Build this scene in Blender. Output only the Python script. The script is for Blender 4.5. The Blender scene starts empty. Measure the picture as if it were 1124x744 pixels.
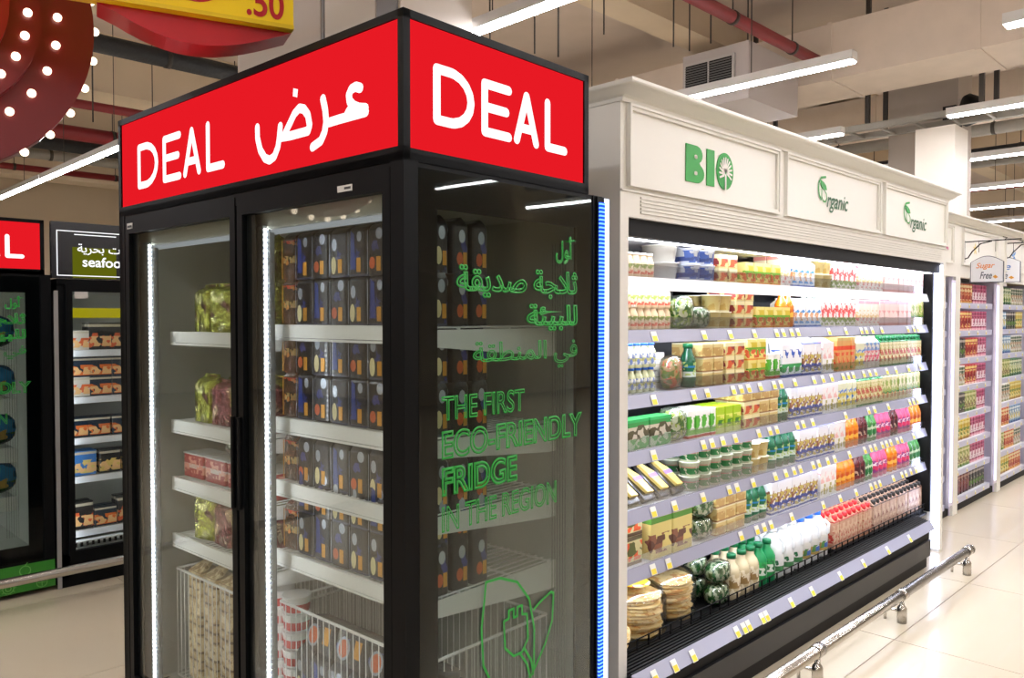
import bpy, math, random
from mathutils import Vector, Matrix
SC = bpy.context.scene
COL = SC.collection
random.seed(7)
PI = math.pi

# ------------------------------------------------------------------ camera, world, exposure
cam_data = bpy.data.cameras.new('camera')
cam_data.sensor_width = 36.0
cam_data.lens = 36.0 * 879.0 / 1124.0
cam_data.clip_start = 0.02
cam = bpy.data.objects.new('camera', cam_data)
COL.objects.link(cam)
YAW, PITCH = 0.7878, 0.0263
fw = Vector((math.cos(PITCH) * math.cos(YAW), math.cos(PITCH) * math.sin(YAW), -math.sin(PITCH)))
rt = Vector((math.sin(YAW), -math.cos(YAW), 0))
upv = rt.cross(fw)
cam.matrix_world = Matrix(((rt.x, upv.x, -fw.x, -1.1602), (rt.y, upv.y, -fw.y, -1.5284), (rt.z, upv.z, -fw.z, 1.6), (0, 0, 0, 1)))
SC.camera = cam
world = bpy.data.worlds.new('world')
SC.world = world
world.use_nodes = True
world.node_tree.nodes['Background'].inputs[0].default_value = (0.9, 0.93, 1.0, 1)
world.node_tree.nodes['Background'].inputs[1].default_value = 0.3
SC.view_settings.view_transform = 'Standard'
SC.view_settings.look = 'None'
SC.view_settings.gamma = 1.0
SC.view_settings.exposure = 0.0
LINEAR_LIGHT = 60.0      # strength of the ceiling tubes
SHELF_LED = 24.0         # strength of the strips under the dairy shelves
FRIDGE_LED = 38.0
TH = 0.052               # the fridge stands slightly turned

# ------------------------------------------------------------------ materials
MATS = {}
def lin(c):
    return tuple(((v / 255.0) / 12.92 if v <= 10 else (((v / 255.0) + 0.055) / 1.055) ** 2.4) for v in c)
def mat(name, rgb, rough=0.5, metal=0.0, bump=0.0, bscale=60.0, var=0.0, coat=0.0, spec=0.5):
    if name in MATS: return MATS[name]
    m = bpy.data.materials.new(name); m.use_nodes = True
    nt = m.node_tree; b = nt.nodes['Principled BSDF']
    c = lin(rgb)
    b.inputs['Base Color'].default_value = (*c, 1)
    b.inputs['Roughness'].default_value = rough
    b.inputs['Metallic'].default_value = metal
    b.inputs['Coat Weight'].default_value = coat
    b.inputs['Specular IOR Level'].default_value = spec
    if bump or var:
        tc = nt.nodes.new('ShaderNodeTexCoord'); n = nt.nodes.new('ShaderNodeTexNoise')
        n.inputs['Scale'].default_value = bscale; n.inputs['Detail'].default_value = 4
        nt.links.new(tc.outputs['Object'], n.inputs['Vector'])
        if bump:
            bp = nt.nodes.new('ShaderNodeBump'); bp.inputs['Strength'].default_value = bump; bp.inputs['Distance'].default_value = 0.02
            nt.links.new(n.outputs['Fac'], bp.inputs['Height']); nt.links.new(bp.outputs['Normal'], b.inputs['Normal'])
        if var:
            mx = nt.nodes.new('ShaderNodeMix'); mx.data_type = 'RGBA'
            mx.inputs[6].default_value = (*[v * (1 - var) for v in c], 1); mx.inputs[7].default_value = (*[min(1, v * (1 + var)) for v in c], 1)
            nt.links.new(n.outputs['Fac'], mx.inputs[0]); nt.links.new(mx.outputs[2], b.inputs['Base Color'])
    MATS[name] = m
    return m
def emis(name, rgb, strength):
    if name in MATS: return MATS[name]
    m = bpy.data.materials.new(name); m.use_nodes = True
    nt = m.node_tree; nt.nodes.clear()
    o = nt.nodes.new('ShaderNodeOutputMaterial'); e = nt.nodes.new('ShaderNodeEmission')
    e.inputs[0].default_value = (*lin(rgb), 1); e.inputs[1].default_value = strength
    nt.links.new(e.outputs[0], o.inputs[0]); MATS[name] = m
    return m
def dotted(name, rgb, strength, pitch, axis=2, base=(60, 110, 255), lo=0.25):
    """an LED tape: bright diodes along a dimmer lit channel"""
    m = bpy.data.materials.new(name); m.use_nodes = True
    nt = m.node_tree; nt.nodes.clear()
    o = nt.nodes.new('ShaderNodeOutputMaterial'); e = nt.nodes.new('ShaderNodeEmission')
    tc = nt.nodes.new('ShaderNodeTexCoord'); sp = nt.nodes.new('ShaderNodeSeparateXYZ')
    a = nt.nodes.new('ShaderNodeMath'); a.operation = 'PINGPONG'; a.inputs[1].default_value = pitch / 2
    g = nt.nodes.new('ShaderNodeMath'); g.operation = 'GREATER_THAN'; g.inputs[1].default_value = pitch * 0.28
    mx = nt.nodes.new('ShaderNodeMix'); mx.data_type = 'RGBA'
    mx.inputs[6].default_value = (*[v * strength * lo for v in lin(base)], 1)
    mx.inputs[7].default_value = (*[v * strength for v in lin(rgb)], 1)
    nt.links.new(tc.outputs['Object'], sp.inputs[0]); nt.links.new(sp.outputs[axis], a.inputs[0])
    nt.links.new(a.outputs[0], g.inputs[0]); nt.links.new(g.outputs[0], mx.inputs[0])
    nt.links.new(mx.outputs[2], e.inputs[0]); nt.links.new(e.outputs[0], o.inputs[0])
    return m
def glassy(name, tint=(1, 1, 1), refl=1.0, rough=0.02, base=0.04):
    """thin pane: see-through with Fresnel reflection, passes light"""
    m = bpy.data.materials.new(name); m.use_nodes = True
    nt = m.node_tree; nt.nodes.clear()
    o = nt.nodes.new('ShaderNodeOutputMaterial'); t = nt.nodes.new('ShaderNodeBsdfTransparent'); g = nt.nodes.new('ShaderNodeBsdfGlossy')
    f = nt.nodes.new('ShaderNodeLayerWeight'); f.inputs[0].default_value = 0.25
    mm = nt.nodes.new('ShaderNodeMath'); mm.operation = 'MULTIPLY_ADD'; mm.inputs[1].default_value = refl * 0.6; mm.inputs[2].default_value = base; mm.use_clamp = True
    mx = nt.nodes.new('ShaderNodeMixShader')
    t.inputs[0].default_value = (*tint, 1); g.inputs[1].default_value = rough
    nt.links.new(f.outputs['Fresnel'], mm.inputs[0]); nt.links.new(mm.outputs[0], mx.inputs[0])
    nt.links.new(t.outputs[0], mx.inputs[1]); nt.links.new(g.outputs[0], mx.inputs[2]); nt.links.new(mx.outputs[0], o.inputs[0])
    MATS[name] = m
    return m
def pack(name, base, bands=(), blot=None, rough=0.35, metal=0.0, scale=18.0, thr=0.52, vor=False, coat=0.0, crinkle=0.0):
    """printed packaging: bands = [(z0,z1,rgb)] in bbox height; blot = [(z0,z1,rgb)] picture spots"""
    if name in MATS: return MATS[name]
    m = bpy.data.materials.new(name); m.use_nodes = True
    nt = m.node_tree; b = nt.nodes['Principled BSDF']
    b.inputs['Roughness'].default_value = rough; b.inputs['Metallic'].default_value = metal; b.inputs['Coat Weight'].default_value = coat
    tc = nt.nodes.new('ShaderNodeTexCoord'); sp = nt.nodes.new('ShaderNodeSeparateXYZ')
    nt.links.new(tc.outputs['Generated'], sp.inputs[0])
    def ramp(spans, bg):
        r = nt.nodes.new('ShaderNodeValToRGB'); r.color_ramp.interpolation = 'CONSTANT'
        els = r.color_ramp.elements
        pts = {0.0: bg}
        for z0, z1, c in spans:
            pts.setdefault(z1, bg)
            pts[z0] = c
        ks = sorted(pts)
        els[0].position = ks[0]; els[0].color = pts[ks[0]]
        if len(ks) > 1:
            els[1].position = min(ks[1], 1.0); els[1].color = pts[ks[1]]
            for k in ks[2:]:
                e = els.new(min(k, 1.0)); e.color = pts[k]
        else:
            els[1].position = 1.0; els[1].color = pts[ks[0]]
        nt.links.new(sp.outputs[2], r.inputs[0])
        return r
    r1 = ramp([(a, c, (*lin(d), 1)) for a, c, d in bands], (*lin(base), 1))
    out = r1.outputs[0]
    for (z0, z1, c) in (blot or []):
        if vor:
            n = nt.nodes.new('ShaderNodeTexVoronoi'); n.inputs['Scale'].default_value = scale
            o_ = n.outputs['Distance']; op = 'LESS_THAN'; th_ = 0.42
        else:
            n = nt.nodes.new('ShaderNodeTexNoise'); n.inputs['Scale'].default_value = scale; n.inputs['Detail'].default_value = 1.5
            o_ = n.outputs['Fac']; op = 'GREATER_THAN'; th_ = thr
        ad = nt.nodes.new('ShaderNodeVectorMath'); ad.operation = 'ADD'; ad.inputs[1].default_value = (c[0] * .037, c[1] * .021, c[2] * .05)
        nt.links.new(tc.outputs['Object'], ad.inputs[0]); nt.links.new(ad.outputs[0], n.inputs['Vector'])
        g = nt.nodes.new('ShaderNodeMath'); g.operation = op; g.inputs[1].default_value = th_
        nt.links.new(o_, g.inputs[0])
        zr = ramp([(z0, z1, (1, 1, 1, 1))], (0, 0, 0, 1))
        mu = nt.nodes.new('ShaderNodeMath'); mu.operation = 'MULTIPLY'
        nt.links.new(g.outputs[0], mu.inputs[0]); nt.links.new(zr.outputs[0], mu.inputs[1])
        mx = nt.nodes.new('ShaderNodeMix'); mx.data_type = 'RGBA'
        nt.links.new(mu.outputs[0], mx.inputs[0]); nt.links.new(out, mx.inputs[6]); mx.inputs[7].default_value = (*lin(c), 1)
        out = mx.outputs[2]
    nt.links.new(out, b.inputs['Base Color'])
    if crinkle:
        n = nt.nodes.new('ShaderNodeTexNoise'); n.inputs['Scale'].default_value = 22; n.inputs['Detail'].default_value = 3
        nt.links.new(tc.outputs['Object'], n.inputs['Vector'])
        bp = nt.nodes.new('ShaderNodeBump'); bp.inputs['Strength'].default_value = crinkle; bp.inputs['Distance'].default_value = 0.03
        nt.links.new(n.outputs['Fac'], bp.inputs['Height']); nt.links.new(bp.outputs['Normal'], b.inputs['Normal'])
    MATS[name] = m
    return m

black = mat('black_satin', (8, 10, 12), 0.45, spec=.12)
blackgloss = mat('black_gloss', (5, 8, 11), 0.35, spec=.08)
blackmatte = mat('black_matte', (12, 12, 13), 0.55, spec=.2)
cream = mat('cream_paint', (226, 224, 216), 0.42, var=0.02, bscale=3)
chrome = mat('brushed_steel', (190, 186, 180), 0.22, metal=1.0)
whiteplastic = mat('white_plastic', (232, 234, 236), 0.4)
greyliner = mat('fridge_liner', (186, 188, 180), 0.45)
wirewhite = mat('white_wire', (236, 236, 230), 0.35)
railgrey = mat('price_rail_grey', (166, 168, 188), 0.25)
concrete = mat('painted_slab', (206, 192, 180), 0.8, bump=0.2, bscale=3, var=0.10)
beamcol = mat('beam_paint', (218, 202, 178), 0.8, var=0.12, bscale=2)
ductcol = mat('duct_wrap', (210, 196, 182), 0.7, bump=0.3, bscale=5, var=0.10)
rodm = mat('hanger_steel', (70, 66, 62), 0.5, metal=0.6)
pipered = mat('sprinkler_red', (128, 28, 34), 0.5)
pipeblack = mat('insulated_pipe', (34, 36, 38), 0.6, bump=0.4, bscale=30)
pipegrey = mat('grey_pipe', (140, 136, 128), 0.5)
fixturewhite = mat('fixture_white', (220, 220, 220), 0.5)
signred = emis('lit_red', (232, 26, 36), 1.0)
signwhite = emis('lit_white', (255, 255, 255), 1.25)
tubem = emis('tube_light', (255, 252, 255), LINEAR_LIGHT)
shelfled = emis('shelf_led', (240, 245, 255), SHELF_LED)
greenprint = mat('green_vinyl', (28, 150, 52), 0.5)
greenlit = mat('green_line_print', (28, 156, 54), 0.5)
glass_door = glassy('door_glass', (0.90, 0.93, 0.92), 0.45, base=0.012)
glass_side = glassy('side_glass', (0.74, 0.78, 0.77), 0.5, base=0.012)
acrylic = glassy('clear_acrylic', (0.93, 0.95, 0.97), 0.6, rough=0.1, base=0.06)
film = glassy('plastic_film', (0.96, 0.97, 0.95), 1.0, rough=0.15, base=0.14)

# ------------------------------------------------------------------ mesh helpers
class MB:
    def __init__(s): s.v = []; s.f = []; s.m = []; s.sm = []
    def quad(s, pts, m=0):
        n = len(s.v); s.v += [tuple(p) for p in pts]; s.f.append(tuple(range(n, n + len(pts)))); s.m.append(m); s.sm.append(False)
    def box(s, x0, x1, y0, y1, z0, z1, m=0):
        if x0 > x1: x0, x1 = x1, x0
        if y0 > y1: y0, y1 = y1, y0
        if z0 > z1: z0, z1 = z1, z0
        n = len(s.v)
        s.v += [(x, y, z) for z in (z0, z1) for y in (y0, y1) for x in (x0, x1)]
        for q in ((0, 2, 3, 1), (4, 5, 7, 6), (0, 1, 5, 4), (2, 6, 7, 3), (0, 4, 6, 2), (1, 3, 7, 5)):
            s.f.append(tuple(n + i for i in q)); s.m.append(m); s.sm.append(False)
        return s
    def rbox(s, x0, x1, y0, y1, z0, z1, r=.005, m=0, seg=2):
        """box with rounded vertical edges"""
        pts = []
        for (cx, cy, a0) in ((x1 - r, y1 - r, 0), (x0 + r, y1 - r, PI / 2), (x0 + r, y0 + r, PI), (x1 - r, y0 + r, 1.5 * PI)):
            for k in range(seg + 1):
                a = a0 + PI / 2 * k / seg; pts.append((cx + r * math.cos(a), cy + r * math.sin(a)))
        return s.prism(pts, z0, z1, m)
    def prism(s, pts, z0, z1, m=0, smooth=False):
        n = len(s.v); k = len(pts)
        s.v += [(x, y, z0) for x, y in pts] + [(x, y, z1) for x, y in pts]
        s.f.append(tuple(n + i for i in range(k - 1, -1, -1))); s.f.append(tuple(n + k + i for i in range(k)))
        s.m += [m, m]; s.sm += [False, False]
        for i in range(k):
            j = (i + 1) % k; s.f.append((n + i, n + j, n + k + j, n + k + i)); s.m.append(m); s.sm.append(smooth)
        return s
    def prism_dir(s, pts3, vec, m=0):
        n = len(s.v); k = len(pts3)
        s.v += [tuple(p) for p in pts3] + [(p[0] + vec[0], p[1] + vec[1], p[2] + vec[2]) for p in pts3]
        s.f.append(tuple(n + i for i in range(k - 1, -1, -1))); s.f.append(tuple(n + k + i for i in range(k)))
        s.m += [m, m]; s.sm += [False, False]
        for i in range(k):
            j = (i + 1) % k; s.f.append((n + i, n + j, n + k + j, n + k + i)); s.m.append(m); s.sm.append(False)
        return s
    def lathe(s, prof, seg=14, m=0, cx=0, cy=0, sx=1, sy=1, mats=None, cap=True, smooth=True):
        n = len(s.v)
        for r, z in prof:
            for i in range(seg):
                a = 2 * PI * i / seg; s.v.append((cx + sx * r * math.cos(a), cy + sy * r * math.sin(a), z))
        for j in range(len(prof) - 1):
            mm = mats[j] if mats else m
            for i in range(seg):
                i2 = (i + 1) % seg
                s.f.append((n + j * seg + i, n + j * seg + i2, n + (j + 1) * seg + i2, n + (j + 1) * seg + i)); s.m.append(mm); s.sm.append(smooth)
        if cap:
            s.f.append(tuple(n + i for i in range(seg - 1, -1, -1))); s.m.append(mats[0] if mats else m); s.sm.append(False)
            q = n + (len(prof) - 1) * seg
            s.f.append(tuple(q + i for i in range(seg))); s.m.append(mats[-1] if mats else m); s.sm.append(False)
        return s
    def tube(s, path, r, seg=8, m=0, cap=True, r2=None):
        P = [Vector(p) for p in path]; n = len(s.v); K = len(P)
        prev = None
        for i, p in enumerate(P):
            d = (P[min(i + 1, K - 1)] - P[max(i - 1, 0)]).normalized()
            if prev is None:
                a = Vector((0, 0, 1)) if abs(d.z) < .9 else Vector((1, 0, 0))
                u = d.cross(a).normalized()
            else:
                u = (prev - d * prev.dot(d)).normalized()
            w = d.cross(u); prev = u
            rr = r if r2 is None else r + (r2 - r) * i / (K - 1)
            for k in range(seg):
                t = 2 * PI * k / seg; q = p + (u * math.cos(t) + w * math.sin(t)) * rr; s.v.append(tuple(q))
        for i in range(K - 1):
            for k in range(seg):
                k2 = (k + 1) % seg
                s.f.append((n + i * seg + k, n + i * seg + k2, n + (i + 1) * seg + k2, n + (i + 1) * seg + k)); s.m.append(m); s.sm.append(True)
        if cap:
            s.f.append(tuple(n + k for k in range(seg - 1, -1, -1))); s.f.append(tuple(n + (K - 1) * seg + k for k in range(seg)))
            s.m += [m, m]; s.sm += [False, False]
        return s
    def ball(s, c, rx, ry, rz, seg=12, rings=7, m=0, pw=1.0):
        prof = []
        n = len(s.v)
        def sg(v): return math.copysign(abs(v) ** pw, v)
        for j in range(rings + 1):
            t = -PI / 2 + PI * j / rings
            for i in range(seg):
                a = 2 * PI * i / seg
                s.v.append((c[0] + rx * sg(math.cos(t)) * sg(math.cos(a)), c[1] + ry * sg(math.cos(t)) * sg(math.sin(a)), c[2] + rz * sg(math.sin(t))))
        for j in range(rings):
            for i in range(seg):
                i2 = (i + 1) % seg
                s.f.append((n + j * seg + i, n + j * seg + i2, n + (j + 1) * seg + i2, n + (j + 1) * seg + i)); s.m.append(m); s.sm.append(True)
        return s
    def mesh(s, name, mats):
        me = bpy.data.meshes.new(name); me.from_pydata(s.v, [], s.f)
        for mm in (mats if isinstance(mats, (list, tuple)) else [mats]): me.materials.append(mm)
        me.polygons.foreach_set('material_index', s.m); me.polygons.foreach_set('use_smooth', s.sm)
        me.update(); return me
    def build(s, name, mats, parent=None, loc=None, rotz=0):
        o = bpy.data.objects.new(name, s.mesh(name, mats)); COL.objects.link(o)
        if parent: o.parent = parent
        if loc: o.location = loc
        if rotz: o.rotation_euler = (0, 0, rotz)
        return o
def put(name, me, parent=None, loc=(0, 0, 0), rot=(0, 0, 0)):
    o = bpy.data.objects.new(name, me); COL.objects.link(o); o.parent = parent; o.location = loc; o.rotation_euler = rot
    return o
def tag(o, label, cat, group=None):
    o['label'] = label; o['category'] = cat
    if group: o['group'] = group
    return o
def thing(name, label, cat, loc=(0, 0, 0), rotz=0, group=None):
    o = bpy.data.objects.new(name, None); COL.objects.link(o); o.location = loc; o.rotation_euler = (0, 0, rotz)
    o.empty_display_size = .1
    return tag(o, label, cat, group)
def struct(o): o['kind'] = 'structure'; return o
def dup(root, loc, rotz=None, label=None, group=None, rot=None):
    r = root.copy(); COL.objects.link(r); r.location = loc
    if rotz is not None: r.rotation_euler = (0, 0, rotz)
    if rot is not None: r.rotation_euler = rot
    if label: r['label'] = label
    if group: r['group'] = group
    for ch in root.children:
        c = ch.copy(); COL.objects.link(c); c.parent = r
        for g in ch.children:
            d = g.copy(); COL.objects.link(d); d.parent = c
    return r
def ordn(i):
    s = 'th' if 10 <= i % 100 <= 20 else {1: 'st', 2: 'nd', 3: 'rd'}.get(i % 10, 'th')
    return f'{i}{s}'

# flat prints: strokes and text on a plane given by origin O, horizontal U, vertical V, normal N
def strokes(lines, r, O, U, V, N, t=0.002, seg=10):
    """rounded flat strokes; lines in plane coordinates"""
    mb = MB(); O, U, V, N = map(Vector, (O, U, V, N))
    def P(a, b, h=0): return O + U * a + V * b + N * h
    for li, L in enumerate(lines):
        rr = r
        if isinstance(L, tuple): rr, L = L
        for a, b in zip(L, L[1:]):
            d = Vector((b[0] - a[0], b[1] - a[1])); l = d.length
            if l < 1e-6: continue
            n = Vector((-d.y, d.x)) / l * rr
            q = [(a[0] + n.x, a[1] + n.y), (a[0] - n.x, a[1] - n.y), (b[0] - n.x, b[1] - n.y), (b[0] + n.x, b[1] + n.y)]
            mb.quad([P(x, y, t) for x, y in q])
        for a in L:
            mb.quad([P(a[0] + rr * math.cos(2 * PI * k / seg), a[1] + rr * math.sin(2 * PI * k / seg), t * 1.02) for k in range(seg)])
    return mb
def text_mesh(name, body, a0, a1, b0, b1, O, U, V, N, outline=0.0, bold=0.0, shear=0.0, off=0.002):
    c = bpy.data.curves.new(name, 'FONT'); c.body = body; c.size = 1.0; c.shear = shear
    c.offset = bold
    if outline: c.fill_mode = 'NONE'
    o = bpy.data.objects.new(name, c); COL.objects.link(o)
    dg = bpy.context.evaluated_depsgraph_get()
    if outline:
        # measure, then bevel the contour into a fine line
        h0 = o.dimensions
        bpy.context.view_layer.update()
        wdt = max(o.dimensions.x, 1e-3)
        c.bevel_depth = outline * wdt / abs(a1 - a0); c.bevel_resolution = 0
        bpy.context.view_layer.update(); dg = bpy.context.evaluated_depsgraph_get()
    me = bpy.data.meshes.new_from_object(o.evaluated_get(dg))
    COL.objects.unlink(o); bpy.data.objects.remove(o)
    xs = [v.co.x for v in me.vertices]; ys = [v.co.y for v in me.vertices]
    if not xs: return me
    x0, x1, y0, y1 = min(xs), max(xs), min(ys), max(ys)
    O, U, V, N = map(Vector, (O, U, V, N))
    for v in me.vertices:
        a = a0 + (v.co.x - x0) / (x1 - x0) * (a1 - a0); b = b0 + (v.co.y - y0) / (y1 - y0) * (b1 - b0)
        v.co = O + U * a + V * b + N * (off + v.co.z * 0.02)
    me.name = name
    return me
def print_text(name, m, parent, *a, **k):
    me = text_mesh(name, *a, **k); me.materials.clear(); me.materials.append(m)
    return put(name, me, parent)
def arc(cx, cy, rx, ry, a0, a1, n=10):
    return [(cx + rx * math.cos(math.radians(a0 + (a1 - a0) * i / n)), cy + ry * math.sin(math.radians(a0 + (a1 - a0) * i / n))) for i in range(n + 1)]
def deal(a, b, w, h):
    """DEAL in rounded strokes inside (a, b, w, h)"""
    def T(L): return [(a + x * w, b + y * h) for x, y in L]
    D = [(0, 0), (0, 1), (.09, 1)] + arc(.09, .5, .145, .5, 80, -80, 8) + [(.09, 0), (0, 0)]
    E1 = [(.53 - .01, 1), (.335, 1), (.335, 0), (.52, 0)]
    E2 = [(.335, .52), (.50, .52)]
    A1 = [(.585, 0), (.665, 1), (.745, 0)]; A2 = [(.615, .28), (.72, .28)]
    L = [(.845, 1), (.845, 0), (1, 0)]
    return [T(q) for q in (D, E1, E2, A1, A2, L)]

# ------------------------------------------------------------------ floor of large tiles
def floor_material():
    m = mat('floor_tile', (196, 183, 160), 0.25, var=0.05, bscale=1.3, coat=0.15)
    return m
ftile = floor_material()
grout = mat('floor_grout', (150, 138, 122), 0.7)
fl = MB().box(-9, 34, -9, 15, -0.05, -0.003).build('floor', grout); struct(fl)
TS = 1.2
tile_me = MB().box(0.0022, TS - 0.0022, 0.0022, TS - 0.0022, -0.003, 0.0).mesh('tile', ftile)
far = MB(); 
for i in range(-7, 25):
    for j in range(-7, 12):
        x = 2.97 + TS * (i - 2); y = -0.075 + TS * j
        if x < -8.9 or x + TS > 33.9 or y < -8.9 or y + TS > 14.9: continue
        if -3 < x < 14 and -3.8 < y < 6:
            put('tile', tile_me, fl, (x, y, 0))
        else:
            far.box(x + .0022, x + TS - .0022, y + .0022, y + TS - .0022, -0.003, 0)
ft = far.build('tile', ftile, fl); ft['kind'] = 'stuff'

# ------------------------------------------------------------------ shell of the hall
ZC = 4.75
struct(MB().box(-9, 34, -9, 15, ZC, ZC + .2).build('ceiling', concrete))
wallm = mat('hall_wall', (206, 190, 164), 0.7, var=0.08, bscale=1)
struct(MB().box(-9, 34, 15, 15.2, 0, ZC).build('wall_back', wallm))
struct(MB().box(-9, 34, -9.2, -9, 0, ZC).build('wall_near', wallm))
struct(MB().box(-9.2, -9, -9, 15, 0, ZC).build('wall_left', wallm))
struct(MB().box(34, 34.2, -9, 15, 0, ZC).build('wall_right', wallm))
# downstand beams running along the aisle direction (x)
for k, (y, z, d) in enumerate([(2.9, 4.45, .35), (5.6, 4.25, .45), (8.0, 4.1, .5), (10.6, 4.0, .5), (13.2, 3.9, .5), (-2.6, 4.35, .5), (-6, 4.35, .5)]):
    struct(MB().box(-9, 34, y, y + d, z, ZC).build('trim_%d' % (k + 1), beamcol))
for k, x in enumerate((-3.0, 8.2, 14.5, 21, 27)):
    struct(MB().box(x, x + .5, -9, 15, 4.3, ZC).build('trim_%d' % (k + 10), beamcol))

# columns
col1 = MB().box(1.5, 2.02, 2.0, 3.9, 0, ZC).build('wall_column', mat('column_cladding', (214, 206, 198), 0.6, var=0.04, bscale=2))
struct(col1)
for (y0, y1, nm) in ((2.02, 2.2, 'grey'), (2.75, 2.77, 'joint')):
    MB().box(1.485, 1.5, y0, y1, 0, ZC).build('panel_strip', mat('grey_strip', (150, 152, 158), 0.6), col1)
MB().box(1.49, 1.5, 2.22, 2.74, 0, ZC).build('panel', mat('panel_white', (222, 216, 208), 0.6), col1)
MB().box(1.49, 1.5, 2.79, 3.85, 0, ZC).build('panel', mat('panel_warm', (206, 196, 188), 0.6), col1)
colr = MB().box(7.75, 8.2, 1.06, 1.73, 0, 4.20).build('wall_column', mat('column_concrete', (168, 158, 148), 0.8, var=0.06, bscale=4)); struct(colr)
cl = MB().box(6.85, 7.23, .82, 1.16, 2.41, 3.36).build('column_cladding', mat('cladding_white', (232, 226, 216), 0.5)); struct(cl)

# ------------------------------------------------------------------ ceiling services
def linear_light(x, y0, y1, z=3.3, label='', wires=True, top=None):
    top = top or (3.735 if 6.0 < x < 6.8 else 3.95 if 8.9 < x < 10.2 else ZC)
    t = thing('linear_light', label, 'ceiling light', (x, y0, z), 0, 'linear lights hung below the slab')
    L = y1 - y0
    MB().box(-.045, .045, 0, L, .012, .075).build('housing', fixturewhite, t)
    MB().box(-.036, .036, .01, L - .01, 0, .012).build('diffuser', tubem, t)
    if wires:
        for f in (.25, .75):
            MB().tube([(0, L * f, .075), (0, L * f, top - z)], .004, 5).build('suspension_wire', rodm, t)
FIX, GAP = 3.0, 0.88
def row_light(x, ends, where):
    for i, (a, b) in enumerate(ends):
        linear_light(x, a, b, label=f'{where}, {ordn(i + 1)} fixture from the near end')
row_light(2.1, [(-6.6, -3.6), (-2.72, .28), (1.16, 4.16)], 'white tube light above the red fridge sign')
row_light(1.75, [(6.3, 9.6), (9.65, 12.9)], 'white tube light at the far left')
row_light(-.03, [(2.6, 5.6), (6.5, 9.5)], 'white tube light over the aisle behind the fridge')
row_light(.0, [(-7, -4)], 'white tube light over the floor before the fridge')
row_light(4.24, [(-7.1, -4.1), (-3.2, -.2), (.67, 3.67), (4.55, 7.55)], 'white tube light crossing above the cream case')
row_light(6.3, [(-6.1, -3.1), (-2.28, .72), (1.61, 4.61), (5.5, 8.5)], 'white tube light near the square cream pillar')
row_light(8.5, [(-6.3, -3.3), (-2.2, 2.3)], 'white tube light behind the square pillar')
row_light(10.75, [(-6, -3), (-1.9, 2.6)], 'white tube light second behind the pillar')
row_light(12.9, [(-1.5, 3)], 'white tube light third behind the pillar')
row_light(15.0, [(-1.2, 3.4)], 'white tube light fourth behind the pillar')
row_light(-1.9, [(-6.6, -3.6), (-2.4, .6), (1.6, 4.6), (5.4, 8.4)], 'white tube light over the front aisle')
row_light(-5.0, [(-6.6, -3.6), (-2.4, .6), (1.6, 4.6), (5.4, 8.4)], 'white tube light over the side aisle')
row_light(18.0, [(-4, 0), (1, 5)], 'far white tube light at the end of the aisle')
row_light(22.0, [(-4, 0), (1, 5)], 'farthest white tube light in the hall')

def pipe(nm, label, p0, p1, r, m, hang=6, cat='pipe', group=None, top=ZC):
    t = thing(nm, label, cat, p0, 0, group)
    d = Vector(p1) - Vector(p0)
    MB().tube([(0, 0, 0), tuple(d)], r, 12).build('pipe_run', m, t)
    for k in range(hang):
        f = (k + .5) / hang; q = d * f
        MB().lathe([(r + .006, -.02), (r + .006, .02)], 12).build('clamp', rodm, t, (q.x, q.y, q.z)).rotation_euler = (0, PI / 2, 0) if abs(d.x) > abs(d.y) else (PI / 2, 0, 0)
        MB().tube([(q.x, q.y, q.z + r), (q.x, q.y, top - p0[2])], .006, 5).build('hanger_rod', rodm, t)
pipe('insulated_pipe', 'thick black insulated pipe under the ceiling left of the fridge sign', (-6, 5.72, 3.9), (5.9, 5.72, 3.9), .08, pipeblack, 10, top=4.25)
pipe('sprinkler_pipe', 'dark red sprinkler pipe, upper one left of the fridge sign', (-6, 7.9, 3.9), (5.9, 7.9, 3.9), .05, pipered, 12)
pipe('sprinkler_pipe', 'dark red sprinkler pipe, broad one behind the round red sign', (-6, 9.2, 3.85), (5.9, 9.2, 3.85), .09, pipered, 12)
pipe('insulated_pipe', 'black pipe below the broad red pipe at far left', (-6, 10.3, 3.9), (5.9, 10.3, 3.9), .09, pipeblack, 10)
pipe('conduit_pipe', 'grey pipe right below the black pipe at far left', (-6, 10.9, 3.85), (5.9, 10.9, 3.85), .07, pipegrey, 8)
pipe('sprinkler_pipe', 'thin dark red pipe lowest at far left', (-6, 12.8, 3.95), (5.9, 12.8, 3.95), .05, pipered, 8)
pipe('sprinkler_pipe', 'dark red sprinkler pipe crossing above the cream case', (-2, 1.7, 3.92), (5.95, 1.7, 3.92), .05, pipered, 8)
for k, (x, z) in enumerate(((9.4, 3.8), (10.6, 3.75), (12.2, 3.9), (14.0, 3.8))):
    pipe('service_pipe', f'grey pipe behind the square pillar, {ordn(k + 1)} from the front', (x, -7, z), (x, 7.5, z), .07, [pipegrey, pipeblack, pipegrey, pipered][k], 8, top=[3.93, 4.7, 4.7, 4.7][k])
for k, (y, z) in enumerate(((-.6, 4.0), (.6, 3.85))):
    pipe('service_pipe', ['grey pipe along the right aisle ceiling, nearer one', 'grey pipe along the right aisle ceiling, farther one'][k], (15.6, y, z), (30, y, z), .06, pipegrey, 12)

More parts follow.
